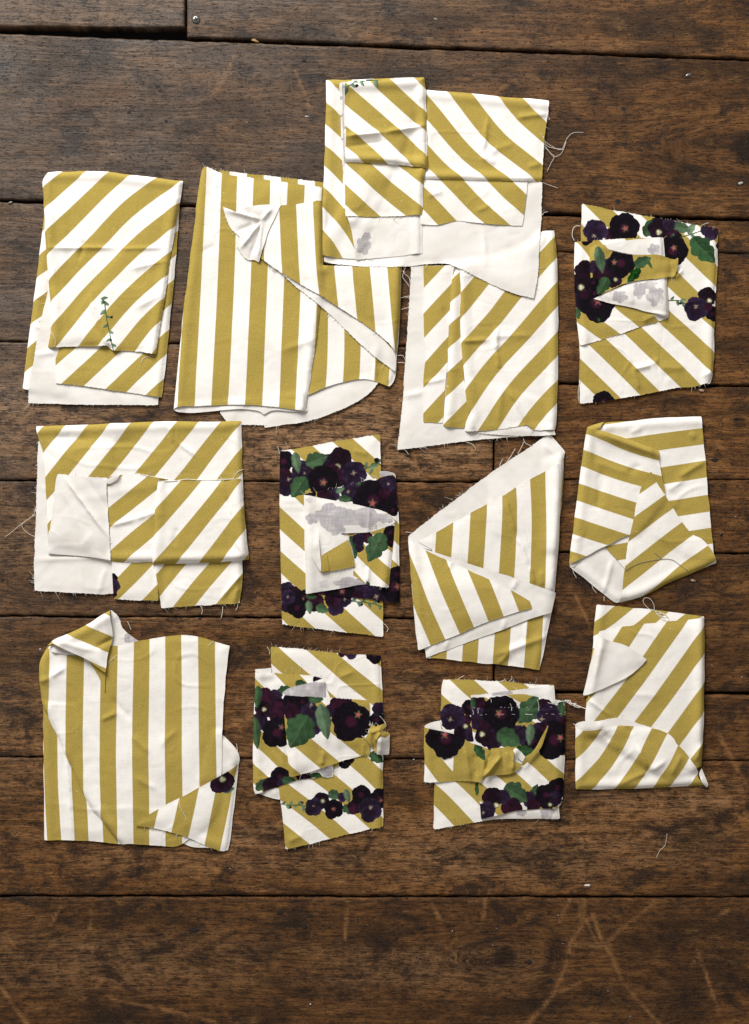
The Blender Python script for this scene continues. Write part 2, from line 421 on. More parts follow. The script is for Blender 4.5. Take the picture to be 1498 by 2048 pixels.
def nail(x, y, r=3.0, mat=M_NAIL, rx=1.0, rot=0.0, name='nail'):
    key = (round(r, 1), mat.name, rx)
    if key not in NM:
        V, F = [], []; disc(V, F, r*S, 5*S, 10, .3 if name == 'nail' else .02, rx)
        me = bpy.data.meshes.new(name); me.from_pydata(V, [], F); me.materials.append(mat); NM[key] = me
    o = bpy.data.objects.new(name, NM[key]); COL.objects.link(o)
    p = plank_at(x, y); o.parent = p
    X, Y, _ = w3(x, y, 0)
    o.location = (X-p.location.x, Y-p.location.y, -1.9*S); o.rotation_euler = (0, 0, rot)
    return o
for (x, y, r, rx) in [(448, 148, 2.0, 1), (607, 121, 3.6, 2.0), (616, 233, 3.4, 2.0), (624, 224, 1.8, 1), (494, 245, 3.0, 1), (576, 284, 2.0, 1), (476, 212, 2, 1),
                   (926, 118, 2.4, 1), (956, 109, 2.4, 1), (948, 151, 2.4, 1), (1012, 163, 2.4, 1), (1048, 149, 2.6, 1), (1076, 122, 2.2, 1), (1378, 149, 3.4, 2.4), (1310, 255, 1.8, 1),
                   (570, 87, 1.8, 1), (1250, 317, 1.5, 1), (1473, 1034, 2, 2), (1443, 1069, 3.2, 1.6), (1425, 1331, 2, 1), (1485, 1355, 2.2, 1), (1160, 907, 2, 1), (1135, 915, 2.2, 1),
                   (1170, 898, 2.5, 1), (1418, 1058, 2.0, 1.4), (1472, 837, 3.0, 2), (20, 405, 3, 2), (284, 1741, 2.2, 1), (272, 1778, 1.8, 2), (22, 1746, 1.6, 1), (336, 1812, 2, 1),
                   (308, 1823, 2, 1), (460, 1738, 2.2, 1.4), (658, 1854, 2.4, 1), (621, 2010, 3, 1), (905, 1863, 2.2, 1), (813, 1796, 2.4, 1), (888, 1831, 1.8, 1), (1117, 1832, 1.8, 1.2),
                   (1261, 2034, 2.2, 1), (1217, 1983, 1.6, 2), (1415, 1783, 2, 1), (986, 1892, 1.6, 1), (1126, 1888, 1.6, 1), (993, 1858, 1.5, 1), (79, 1300, 3.0, 1.6), (400, 1237, 2.6, 1.5),
                   (828, 1520, 2.2, 1.3), (1010, 868, 1.6, 1), (1320, 2, 2, 1), (872, 38, 5.0, 1.4), (848, 1062, 2, 1)]:
    nail(x, y, r*.8, M_NAIL if random.random() < .62 else M_NAILD, rx, random.uniform(-.3, .5))
for (x, y, r, rx) in [(315, 173, 5.5, 1.5), (258, 224, 4.5, 1.4), (332, 242, 5, 1), (880, 220, 5, 1.4), (1046, 134, 5, 1.6), (1247, 217, 6, 1.3), (1236, 402, 6, 1.5), (608, 1852, 7, 1.3),
                   (1100, 1962, 7, 1.3), (1031, 1840, 4.5, 1.2), (1059, 1925, 6, 1.4), (388, 1860, 5, 3), (560, 1825, 5, 2), (1170, 985, 6, 1.2), (1430, 920, 6, 1.6), (290, 1775, 4, 2), (620, 1832, 4.5, 1.6)]:
    nail(x, y, r*.7, M_HOLE, rx, 0, 'nail_hole')
# the cross-head screw near the butt joint
V, F = [], []; disc(V, F, 8*S, 4*S, 16, .12)
scr = mesh_obj('screw', V, F, [M_NAIL], PL[1]); X, Y, _ = w3(392, 39, 0); scr.location = (X-PL[1].location.x, Y-PL[1].location.y, .3*S)
V = []; F = []
for a in (0.3, 0.3+math.pi/2):
    for sx, sy in ((-1, -1), (1, -1), (1, 1), (-1, 1)):
        u, v = sx*4.8*S, sy*1.3*S; V.append((u*math.cos(a)-v*math.sin(a), u*math.sin(a)+v*math.cos(a), (1.55+.08*a)*S))
    F.append((len(V)-4, len(V)-3, len(V)-2, len(V)-1))
mesh_obj('screw_slot', V, F, [M_NAILD], scr, smooth=False)

# ------------------------------------------------------------------ cloth engine
CELL = 2.0; PADC = 150
GW, GH = int((W+2*PADC)/CELL), int((HH+2*PADC)/CELL)
HM = np.full((GH, GW), 0.4)                 # height map of everything lying on the boards (photo px)
def gidx(x, y): return (np.asarray(y)+PADC)/CELL-.5, (np.asarray(x)+PADC)/CELL-.5
def sample(A, x, y, oy=0, ox=0):
    r, c = gidx(x, y); r = np.clip(r-oy, 0, A.shape[0]-1.001); c = np.clip(c-ox, 0, A.shape[1]-1.001)
    r0 = r.astype(int); c0 = c.astype(int); fr = r-r0; fc = c-c0
    return (A[r0, c0]*(1-fc)+A[r0, c0+1]*fc)*(1-fr)+(A[r0+1, c0]*(1-fc)+A[r0+1, c0+1]*fc)*fr
THICK = .55
def round_poly(P):
    """soften shallow corners, keep sharp ones"""
    for _ in range(2):
        out = []; n = len(P)
        for i in range(n):
            a, b, c = np.array(P[i-1]), np.array(P[i]), np.array(P[(i+1) % n])
            u = b-a; v = c-b; lu, lv = np.hypot(*u), np.hypot(*v)
            ang = abs(math.atan2(u[0]*v[1]-u[1]*v[0], u @ v))
            if ang < .75: out += [tuple(b-u*.25), tuple(b+v*.25)]
            else:
                r = min(1.6, .2*lu, .2*lv); out += [tuple(b-u/lu*r), tuple(b+v/lv*r)]
        P = out
    return P
class Bundle:
    def __init__(s, T, name, label, cat='fabric'):
        s.ox, s.oy, s.s = T
        s.root = None; s.name = name; s.label = label; s.cat = cat; s.fr = ([], []); s.n = 0
    def P(s, x, y): return (s.ox+x/s.s, s.oy+y/s.s)
    def start(s, cx, cy):
        o = bpy.data.objects.new(s.name, None); COL.objects.link(o); o.empty_display_size = .02
        x, y, _ = w3(*s.P(cx, cy), 0); o.location = (x, y, 0)
        o['label'] = s.label; o['category'] = s.cat; o['group'] = 'folded fabric scraps laid out on the floor'
        s.root = o; s.o3 = np.array([x, y, 0])
    def layer(s, name, poly, stripes=None, back=False, fold='', fray='', lift=1.6, crease=(), decals=(), g=None, wav=1.0, edge=1.2, label=None, flat=False, curl=(), raise_=0.0):
        s.n += 1; seed = (int(s.ox)*7+s.n*13) % 997
        poly = [s.P(*p) for p in poly]
        area2 = sum(poly[i-1][0]*poly[i][1]-poly[i][0]*poly[i-1][1] for i in range(len(poly)))
        if area2 < 0: poly = poly[::-1]          # now clockwise on screen (y down)
        poly = round_poly(poly)
        n = len(poly)
        typ = []
        for i in range(n):
            a, b = poly[i], poly[(i+1) % n]
            nx, ny = (b[1]-a[1]), -(b[0]-a[0])   # outward normal (y down)
            d = ('R' if nx > 0 else 'L') if abs(nx) > abs(ny) else ('B' if ny > 0 else 'T')
            typ.append('f' if d in fold else 'r' if d in fray else 'c')
        if g is None: g = 2.3 if decals else (4.2 if back else 3.4)
        # resampled boundary
        B = []; bt = []
        for i in range(n):
            a, b = np.array(poly[i]), np.array(poly[(i+1) % n]); L = np.hypot(*(b-a))
            k = max(1, int(round(L/min(g, 3.0))))
            nrm = np.array([b[1]-a[1], -(b[0]-a[0])])/(L+1e-9)
            for j in range(k):
                p = a+(b-a)*j/k
                w = .9*float(vnoise(p[0]/23+seed, p[1]/23, seed))
                if typ[i] == 'r': w += rng.normal(0, .33)
                if typ[i] == 'c': w += rng.normal(0, .12)
                p = p+nrm*w; B.append((p[0], p[1])); bt.append(typ[i])
        B = np.array(B)
        # height field in a crop
        x0, y0 = B.min(0)-24; x1, y1 = B.max(0)+24
        r0, c0 = gidx(x0, y0); r1, c1 = gidx(x1, y1)
        r0, c0 = max(int(r0), 0), max(int(c0), 0); r1, c1 = min(int(r1)+2, GH), min(int(c1)+2, GW)
        H0 = HM[r0:r1, c0:c1]
        yy, xx = np.mgrid[r0:r1, c0:c1]; gx = (xx+.5)*CELL-PADC; gy = (yy+.5)*CELL-PADC
        mask = inside(gx, gy, [tuple(p) for p in B[::2]])
        din = np.full(gx.shape, 1e3)             # distance to a fold / to a raw edge
        dfo = np.full(gx.shape, 1e3)
        for i in range(n):
            a, b = poly[i], poly[(i+1) % n]
            d, _ = segdist(gx, gy, *a, *b)
            if typ[i] == 'f': dfo = np.minimum(dfo, d)
            else: din = np.minimum(din, d)
        base = H0
        hb = np.where(mask, base, np.nan)
        lo = np.nanmin(hb) if mask.any() else .4
        src = np.where(dilate(mask.astype(float), 2) > 0, base, lo)
        z = boxblur(boxblur(dilate(src, 2), 2), 2)
        wv = wav*(2.3*fbm(gx/85+seed, gy/85, seed+1, 1)+.5*fbm(gx/27+seed, gy/27, seed+2, 2)+.10*vnoise(gx/9, gy/9, seed+3))
        wv = wv+wav*1.2*np.clip(1-np.abs(vnoise(gx/64+seed*2, gy/48, seed+9))*7, 0, 1)*np.clip(vnoise(gx/90, gy/90, seed+10)+.2, 0, 1)
        wv = wv-wav*.7*np.clip(1-np.abs(vnoise(gx/31+seed*5, gy/37, seed+12))*6, 0, 1)*np.clip(vnoise(gx/60, gy/60, seed+13), 0, 1)
        sit = 1-.62*np.exp(-(din/11)**1.5)*np.clip(1.15-.5*np.clip(vnoise(gx/45+seed, gy/45, seed+6), 0, 1), 0, 1)
        z = z+lift*1.55*sit+np.maximum(wv, -3.0)*(.35+.65*sit)+raise_
        # puffed rounding along folds, loosely lifted raw edges
        z = z+2.6*np.exp(-((dfo-11)/9)**2)-4.6*np.clip(1-dfo/7, 0, 1)**2
        lf = np.clip(.5+.9*vnoise(gx/38+seed*3, gy/38, seed+5), 0, 1.3)
        z = z+edge*lf*np.exp(-din/9)
        for c in crease:
            (ax, ay), (bx, by) = s.P(c[0], c[1]), s.P(c[2], c[3]); amp, w = 1.75*c[4], c[5]*.95
            d, t = segdist(gx+1.2*vnoise(gx/12, gy/12, seed+8), gy, ax, ay, bx, by)
            z = z+amp*(.55*np.exp(-(d/w)**2)+.65*np.exp(-np.abs(d)/(w*.5)))*np.clip(4*t+.15, 0, 1)*np.clip(4*(1-t)+.15, 0, 1)
        for (cx, cy, r, amp) in curl:           # locally raised corners and rolls
            px, py = s.P(cx, cy); z = z+amp*np.exp(-(((gx-px)**2+(gy-py)**2)/(r/s.s)**2))
        z = np.maximum(z, base+THICK+.35)
        # mesh
        bx, by = B[:, 0], B[:, 1]
        ny = int((by.max()-by.min())/(g*.87))+1
        pts = []
        for j in range(ny):
            Y = by.min()+j*g*.87
            X = np.arange(bx.min()+(g/2 if j % 2 else 0), bx.max(), g); pts.append(np.stack([X, np.full(len(X), Y)], 1))
        pts = np.concatenate(pts) if pts else np.zeros((0, 2))
        pts = pts+rng.normal(0, .06*g, pts.shape)
        ok = inside(pts[:, 0], pts[:, 1], [tuple(p) for p in B])
        pts = pts[ok]
        if len(pts):
            dm = np.full(len(pts), 1e3)
            for i in range(n):
                d, _ = segdist(pts[:, 0], pts[:, 1], *poly[i], *poly[(i+1) % n]); dm = np.minimum(dm, d)
            pts = pts[dm > g*.55]
        nb = len(B)
        vin = [Vector((float(a), float(b))) for a, b in B]+[Vector((float(a), float(b))) for a, b in pts]
        ov, oe, of, *_ = delaunay_2d_cdt(vin, [(i, (i+1) % nb) for i in range(nb)], [], 1, 1e-4)
        P2 = np.array([(v.x, v.y) for v in ov]); T = np.array([f for f in of if len(f) == 3])
        a, b, c = P2[T[:, 0]], P2[T[:, 1]], P2[T[:, 2]]
        cr = (b[:, 0]-a[:, 0])*(c[:, 1]-a[:, 1])-(b[:, 1]-a[:, 1])*(c[:, 0]-a[:, 0])
        T = np.where((cr > 0)[:, None], T[:, ::-1], T)   # CCW seen from above after the y flip
        zt = sample(z, P2[:, 0], P2[:, 1], r0, c0)
        zb = sample(base, P2[:, 0], P2[:, 1], r0, c0)
        # boundary
        E = np.concatenate([T[:, [0, 1]], T[:, [1, 2]], T[:, [2, 0]]])
        key = {(int(i), int(j)) for i, j in E}
        bd = [(i, j) for (i, j) in key if (j, i) not in key]
        top3 = np.stack([(P2[:, 0]-W/2)*S, (HH/2-P2[:, 1])*S, zt*S], 1)-s.o3
        N = len(P2)
        bot3 = top3.copy(); bot3[:, 2] -= THICK*S
        wv_i = sorted({i for e in bd for i in e}); mp = {v: k for k, v in enumerate(wv_i)}
        wvi = np.array(wv_i)
        wt = top3[wvi].copy(); wb = bot3[wvi].copy()
        dfb = np.full(len(wvi), 1e3)
        for i in range(n):
            if typ[i] == 'f':
                d, _ = segdist(P2[wvi, 0], P2[wvi, 1], *poly[i], *poly[(i+1) % n]); dfb = np.minimum(dfb, d)
        isf = dfb < 2.0
        wb[isf, 2] = np.minimum(wb[isf, 2], (zb[wvi][isf]+.25)*S)
        M = len(wvi)
        V = np.concatenate([top3, bot3, wt, wb])
        F = T.tolist()+(T[:, ::-1]+N).tolist()
        F += [(2*N+mp[j], 2*N+mp[i], 2*N+M+mp[i], 2*N+M+mp[j]) for i, j in bd]
        fm = np.zeros(len(F), np.int32); fm[len(T):2*len(T)] = 0 if back else 1
        if not back: pass
        # print
        ctrl = [(*s.P(x, y), k) for x, y, k in stripes] if stripes else [(0, 0, .75)]
        rel = boxblur(z-boxblur(boxblur(z, 14), 14), 1); gyy, gxx = np.gradient(rel, CELL)
        qx = 1.5*np.clip(sample(gxx, P2[:, 0], P2[:, 1], r0, c0), -.5, .5); qy = 1.5*np.clip(sample(gyy, P2[:, 0], P2[:, 1], r0, c0), -.5, .5)
        stv = tps(ctrl)(P2[:, 0]+qx, P2[:, 1]+qy) if stripes or not back else (P2[:, 0]*(1 if s.n % 2 else -1)+P2[:, 1])/92
        rgb = np.zeros((N, 3)); al = np.zeros(N)
        for d in decals: rgb, al = d(s, P2[:, 0], P2[:, 1], rgb, al)
        src = np.r_[np.arange(N), np.arange(N), wvi, wvi]
        pr = np.c_[rgb, al]
        at = {'stripe': stv[src], 'print': pr[src], 'px': P2[src, 0], 'py': P2[src, 1]}
        o = mesh_obj(name, V.tolist(), F, [M_BACK if back else M_FRONT, M_BACK], s.root, at, fm)
        if label: o['label'] = label
        # update the height map
        HM[r0:r1, c0:c1] = np.where(mask, np.maximum(z, base), base)
        # frayed ends
        for i in range(n):
            if typ[i] != 'r': continue
            a, b = np.array(poly[i]), np.array(poly[(i+1) % n]); L = np.hypot(*(b-a))
            if L < .5: continue
            t = (b-a)/L; nrm = np.array([t[1], -t[0]])
            for _ in range(rng.poisson(L/8*np.clip(.3+1.5*vnoise(a[0]/50, a[1]/50, 77)+.5, .12, 2))):
                p = a+(b-a)*rng.random(); ln = rng.gamma(2.6, 1.75); an = rng.normal(.0, .55)
                if rng.random() < .07: ln *= 2.4
                d = nrm*math.cos(an)+t*math.sin(an); q = t*rng.normal(0, .25)
                zz = float(sample(z, np.array([p[0]]), np.array([p[1]]), r0, c0)[0])
                pp = []
                for k in range(4):
                    f = k/3; e = p+d*(ln*f-.8)+q*ln*f*f
                    zf = max(zz-.3-f*f*1.2, float(sample(HM, np.array([e[0]]), np.array([e[1]]))[0])+.35 if f > .3 else 0)
                    pp.append(np.array(w3(e[0], e[1], zf))-s.o3)
                tube_mesh(s.fr[0], s.fr[1], pp, .33*S, 3)
        return o
    def thread(s, pts, rad=.55, name='loose_thread', lift=.7, top=None, label=None, mat=None):
        P = catmull([s.P(*p[:2]) for p in pts], 7); V, F = [], []; pp = []
        o3 = s.o3 if top is None else np.zeros(3)
        for k, (x, y) in enumerate(P):
            zz = float(sample(HM, np.array([x]), np.array([y]))[0])
            pp.append([x, y, zz])
        zs = np.array([p[2] for p in pp]); k = np.ones(3)/3
        zs = np.maximum(np.convolve(np.pad(zs, 1, mode='edge'), k, 'valid'), zs)+lift
        pts3 = [np.array(w3(p[0], p[1], z))-o3 for p, z in zip(pp, zs)]
        c = np.zeros(3)
        if top is not None: c = np.mean(pts3, 0); c[2] = 0; pts3 = [p-c for p in pts3]
        tube_mesh(V, F, pts3, rad*S, 4, False)
        o = mesh_obj(name, V, F, [mat or M_THREAD], s.root if top is None else None, loc=None if top is None else tuple(c))
        if label: o['label'] = label
        if top is not None: o['category'] = 'thread'
        return o
    def finish(s):
        if s.fr[0]:
            o = mesh_obj('frayed_threads', s.fr[0], s.fr[1], [M_THREAD], s.root); o['kind'] = 'stuff'

# ------------------------------------------------------------------ printed motifs (flat print on the cloth)
BLK = np.array([.0060, .0042, .0068]); PUR = np.array([.043, .021, .070]); MAG = np.array([.062, .006, .028]); LIL = np.array([.15, .115, .19])
def over(rgb, al, col, a):
    a_ = a[:, None]; new = np.where(al[:, None] < 1e-3, col, rgb*(1-a_)+col*a_)
    rgb = np.where(a_ > 1e-3, new, rgb)
    return rgb, np.maximum(al, a)
def flower(cx, cy, r, kind='k', rot=0.0, ctr=None, sx=1.0, sy=1.0):
    def f(B, X, Y, rgb, al):
        x, y = B.P(cx, cy); R = r/B.s; sd = int(cx*3+cy*7) % 900
        ph = rot+sd*.7
        rr = np.hypot(X-x, Y-y); q = np.clip(rr/R, 0, 1.1); th = np.arctan2(Y-y, X-x)
        vein = .5+.5*vnoise(th*8+sd, q*2.5, sd+1); bl = .5+.5*fbm(X/7+sd, Y/7, sd+2)
        rn = random.Random(sd); tot = np.zeros(len(X))
        side = -math.pi/2+rot*1.2+rn.uniform(-.5, .5)
        petals = [(-.55, .40, .60), (.55, .40, .60), (-1.65, .44, .54), (1.65, .44, .54), (math.pi, .40, .64)]
        for k, (pa, off, pr_) in enumerate(petals):
            ca = side+pa+rn.uniform(-.12, .12); ex, ey = x+R*off*math.cos(ca), y+R*off*math.sin(ca)
            d = np.hypot(X-ex, Y-ey); t = np.arctan2(Y-ey, X-ex)
            rad = R*pr_*(1+.05*vnoise(t*3+k*9+sd, t*0, sd+k)+.02*np.sin(11*t+sd))
            a = np.clip(.5+(rad-d)/2.4, 0, 1); e = np.clip(d/rad, 0, 1); sh = rn.uniform(.35, 1.2)
            if kind == 'k': m = .10*sh*sstep(.6, 1.0, e)*vein; mg = .55*sstep(.36, .16, q)
            elif kind == 'p': m = np.clip((.16+.62*sstep(.2, .85, q)*vein)*sh+.3*sstep(.85, 1, e)*bl, 0, 1.2); mg = .12*sstep(.5, .2, q)
            elif kind == 'm': m = .06*bl; mg = .75*bl*sh
            else: m = .30*sh*sstep(.35, .9, q)*vein*(1 if k > 2 else .25); mg = .22*bl*sh
            col = BLK*(.75+.5*bl)[:, None]+PUR*np.broadcast_to(m, X.shape)[:, None]+MAG*np.broadcast_to(mg, X.shape)[:, None]
            if kind == 'p': col = col+LIL*(.22*sstep(.8, 1, e)*bl*vein)[:, None]
            rgb, al = over(rgb, al, col*(1-.35*sstep(.9, 1.0, e)*(kind != 'p'))[:, None] if kind != 'p' else col, a); tot = np.maximum(tot, a)
        a = tot
        c = ctr if ctr is not None else (cx+r*.06, cy+r*.05)
        if c is not False:
            ex, ey = B.P(*c); e = np.hypot(X-ex, Y-ey); t2 = np.arctan2(Y-ey, X-ex)
            if kind == 'k':
                star = R*.21*(.60+.40*np.cos(5*t2+sd))-e
                rgb, al = over(rgb, al, np.array([.10, .12, .045])*(.7+.6*bl[:, None]), np.clip(.5+star/1.6, 0, 1)*np.clip(a*2, 0, 1))
                rgb, al = over(rgb, al, np.array([.42, .10, .12])*(.6+.8*vein[:, None]), np.clip(.5+(R*.10-e)/1.4, 0, 1))
            elif kind == 'd':
                rgb, al = over(rgb, al, np.array([.10, .11, .05])*(.7+.6*bl[:, None]), np.clip(.5+(R*.26-e)/1.6, 0, 1))
                rgb, al = over(rgb, al, np.array([.60, .57, .40])*(.55+.8*vein[:, None]), np.clip(.5+(R*.185*(1+.2*np.cos(3*t2))-e)/1.4, 0, 1))
            elif kind == 'p':
                st = R*.24*(.5+.5*np.cos(6*t2+sd)*np.cos(2*t2))-e
                rgb, al = over(rgb, al, np.array([.24, .20, .17])*(.5+vein[:, None]), np.clip(.5+st/1.6, 0, 1)*.9)
                rgb, al = over(rgb, al, np.array([.38, .33, .20]), np.clip(.5+(R*.06-e)/1.4, 0, 1))
        return rgb, al
    return f
GRN = np.array([.020, .064, .020]); GRP = np.array([.19, .275, .185])
def leaf(cx, cy, ln, ang, wd=.42, pale=0.0, lob=.25):
    """ln: half length in zoom px, ang in degrees (screen, y down)"""
    def f(B, X, Y, rgb, al):
        x, y = B.P(cx, cy); R = ln/B.s; a = math.radians(ang); sd = int(cx*5+cy*3) % 800
        u = ((X-x)*math.cos(a)+(Y-y)*math.sin(a))/R; v = (-(X-x)*math.sin(a)+(Y-y)*math.cos(a))/R
        t = np.clip((u+1)/2, 0, 1)
        half = wd*2*(np.sin(math.pi*t**.75)**.8)*(.82+lob*np.abs(np.sin(t*9.5+sd))+.05*vnoise(t*14, t*0, sd))*.75
        sdist = np.where((u > -1) & (u < 1), half-np.abs(v), -1)*R
        al_ = np.clip(.5+sdist/2.4, 0, 1)
        bl = .5+.5*fbm(X/8, Y/8, sd)
        base = GRN*(1-pale)+GRP*pale
        side = .78+.44*(v > 0)
        col = base*(side*(.6+.8*bl))[:, None]
        vd = np.minimum(np.abs(v+.03*np.sin(u*5)), .7*np.abs(((np.abs(v)*1.1-u*.9+5) % .52)-.26)+.012+.05*(np.abs(v) > half*.8))
        vn = sstep(.035, .008, vd)*sstep(-.95, -.6, u)
        col = col*(1-.35*vn)[:, None]+np.array([.13, .20, .10])*(.35*vn)[:, None]
        return over(rgb, al, col, al_)
    return f
def sprig(pts, leaves=5, pale=.8, size=14, bud=True):
    def f(B, X, Y, rgb, al):
        P = [B.P(*p) for p in pts]
        for (a, b), (c, d) in zip(P, P[1:]):
            ds, _ = segdist(X, Y, a, b, c, d)
            rgb, al = over(rgb, al, GRN*1.6, np.clip(.5+(1.1-ds)/1.6, 0, 1))
        r = random.Random(int(pts[0][0]*3+pts[0][1]))
        C = catmull(pts, 8)
        for k in range(leaves):
            q = C[int((k+.4)/leaves*(len(C)-1))]; sgn = 1 if k % 2 else -1
            d = C[min(len(C)-1, int((k+.4)/leaves*(len(C)-1))+1)]-q
            an = math.degrees(math.atan2(d[1], d[0]))+sgn*r.uniform(40, 80)
            m = size*r.uniform(.75, 1.25)
            ex, ey = q[0]+math.cos(math.radians(an))*m, q[1]+math.sin(math.radians(an))*m
            rgb, al = leaf(ex, ey, m, an, .36, pale*r.uniform(.5, 1.1), .1)(B, X, Y, rgb, al)
            if bud and k % 3 == 1: rgb, al = flower(ex+m*.9, ey, m*.5, 'm', 0, False)(B, X, Y, rgb, al)
        return rgb, al
    return f
def blob(cx, cy, r, sx=1.0, sy=1.0, k=1.0):
    """print showing through on the reverse"""
    def f(B, X, Y, rgb, al):
        x, y = B.P(cx, cy); R = r/B.s; dx, dy = (X-x)/sx, (Y-y)/sy
        d = np.full(X.shape, 9.); seam_ = np.full(X.shape, 9.); ph = cx*.37
        for j in range(5):
            pa = ph+j*1.257; q = np.hypot(dx-R*.45*math.cos(pa), dy-R*.45*math.sin(pa))/(R*.56)
            seam_ = np.minimum(seam_, np.abs(q-1)+np.abs(d-1)*.4); d = np.minimum(d, q)
        d = d+.16*fbm(X/9+cx, Y/9, 5)+.25*sstep(.35, .05, seam_)
        return rgb, np.maximum(al, k*sstep(1.08, .9, d)*(.72+.35*fbm(X/11, Y/11, 6)))
    return f
def patch(poly, col):
    def f(B, X, Y, rgb, al):
        P = [B.P(*p) for p in poly]; m = inside(X, Y, P); d = np.full(X.shape, 1e3)
        for i in range(len(P)): d = np.minimum(d, segdist(X, Y, *P[i-1], *P[i])[0])
        a = np.clip(.5+np.where(m, d, -d)/2.4, 0, 1)
        return over(rgb, al, np.array(col)*np.ones((len(X), 1)), a)
    return f
MUST = [(0, 0, .25)]
WHITE = (.875, .85, .82)

# ------------------------------------------------------------------ the fabric scraps
# every point below is read off an enlarged crop of the photograph: T = (crop x, crop y, enlargement)
# --- tall scrap of diagonal stripes with a printed sprig
A = Bundle((20, 310, 3.745), 'folded_fabric', 'tall folded mustard striped cloth with one thin green sprig printed near its hem'); A.start(700, 1000)
A.layer('striped_panel', [(262, 420), (95, 1748), (150, 1765), (420, 1790), (420, 420)],
        [(215, 760, 1), (195, 925, 1.5), (170, 1110, 2), (155, 1265, 2.5), (133, 1450, 3), (110, 1630, 3.5), (270, 712, 1), (285, 1025, 2), (215, 1380, 3)], fold='L', fray='B')
A.layer('reverse_panel', [(290, 1010), (262, 1120), (215, 1340), (175, 1600), (140, 1770), (135, 1862), (500, 1868), (1112, 1875), (1130, 1500), (1000, 1010)], back=True, fray='LB', crease=[(200, 1500, 350, 1480, 1.2, 5)])
A.layer('striped_panel', [(345, 1400), (345, 1712), (560, 1730), (800, 1768), (1135, 1815), (1160, 1650), (1190, 1330), (1215, 1090), (1250, 700), (1275, 340), (1150, 330)],
        [(345, 1575, .5), (470, 1475, .5), (395, 1715, 1), (640, 1480, 1), (550, 1730, 1.5), (805, 1490, 1.5), (720, 1755, 2), (985, 1505, 2), (885, 1780, 2.5), (1015, 1790, 3), (1165, 1665, 3),
         (1190, 1310, 2), (1172, 1490, 2.5), (1217, 1100, 1.5), (1240, 925, 1), (1248, 745, .5), (1265, 560, 0), (1275, 380, -.5)], fold='R', fray='B')
A.layer('folded_flap', [(240, 190), (285, 130), (600, 120), (760, 125), (880, 150), (1080, 170), (1200, 185), (1298, 195), (1280, 330), (1240, 550), (1200, 800), (1165, 1080), (1125, 1290), (1098, 1495), (1000, 1480), (880, 1470),
        (770, 1465), (735, 1428), (600, 1437), (540, 1432), (460, 1440), (355, 1445), (290, 1445), (315, 1300), (310, 1120), (295, 970), (275, 740), (260, 420), (245, 250)],
        [(415, 125, 0), (250, 235, 0), (565, 125, .5), (265, 400, .5), (745, 130, 1), (275, 575, 1), (905, 150, 1.5), (285, 745, 1.5), (1110, 175, 2), (860, 345, 2), (540, 690, 2), (295, 960, 2), (1290, 195, 2.5), (720, 690, 2.5), (310, 1105, 2.5),
         (1260, 370, 3), (860, 690, 3), (545, 1010, 3), (325, 1275, 3), (1230, 545, 3.5), (970, 740, 3.5), (610, 1110, 3.5), (355, 1440, 3.5), (1212, 730, 4), (1030, 870, 4), (700, 1220, 4), (520, 1440, 4), (1190, 905, 4.5), (860, 1190, 4.5), (665, 1420, 4.5),
         (1150, 1085, 5), (825, 1420, 5), (1130, 1245, 5.5), (955, 1475, 5.5), (1105, 1420, 6)], fold='TRL', fray='B', lift=3.5,
        crease=[(280, 700, 800, 700, 2.0, 6), (800, 710, 1180, 700, 1.4, 5), (600, 1060, 730, 1440, 2.2, 4), (560, 640, 520, 800, -1.6, 7), (900, 860, 1180, 800, 1.8, 8), (950, 1150, 1140, 1050, 1.6, 8)],
        decals=[sprig([(690, 1075), (715, 1110), (730, 1230), (755, 1350), (780, 1465)], 9, .95, 26)], curl=[(735, 1430, 90, 4), (1090, 1490, 80, 3)])
A.thread([(315, 1330), (335, 1360), (350, 1400), (345, 1440)]); A.thread([(985, 1560), (1010, 1520), (1080, 1500)]); A.finish()

# --- large scrap of upright stripes with a crumpled cream tuck
B = Bundle((320, 310, 2.881), 'folded_fabric', 'large upright striped cloth with a crumpled cream tuck on its slanted torn flap'); B.start(700, 900)
B.layer('reverse_panel', [(345, 1480), (385, 1540), (475, 1555), (603, 1555), (605, 1570), (760, 1550), (900, 1525), (1050, 1465), (1180, 1400), (1260, 1315), (1240, 1290), (1000, 1300), (860, 1380), (500, 1400)], back=True, fray='BR', crease=[(603, 1490, 603, 1560, -1, 3)])
B.layer('striped_panel', [(870, 850), (940, 640), (1390, 640), (1385, 860), (1375, 1080), (1365, 1150), (1360, 1260), (1345, 1310), (1320, 1335), (1240, 1300), (1150, 1290), (1050, 1310), (950, 1340), (855, 1385), (840, 1300)],
        [(968, 920, .5), (952, 1335, .5), (1060, 1010, 1), (1057, 1305, 1), (1160, 1090, 1.5), (1150, 1290, 1.5), (1243, 1165, 2), (1240, 1295, 2), (1310, 1300, 2.5)], fold='R', crease=[(1245, 1100, 1240, 1300, 2, 3)])
B.layer('striped_panel', [(340, 92), (640, 120), (940, 160), (940, 330), (340, 330)], [(400, 100, .5), (505, 110, 1), (595, 130, 1.5), (697, 135, 2), (795, 150, 2.5), (893, 160, 3), (505, 300, 1), (893, 330, 3)], fray='T')
B.layer('reverse_panel', [(78, 1468), (110, 1440), (500, 1420), (850, 1460), (845, 1483), (760, 1478), (650, 1468), (600, 1498), (565, 1470), (450, 1462), (300, 1478), (180, 1490), (110, 1485)], back=True, fold='L', raise_=1)
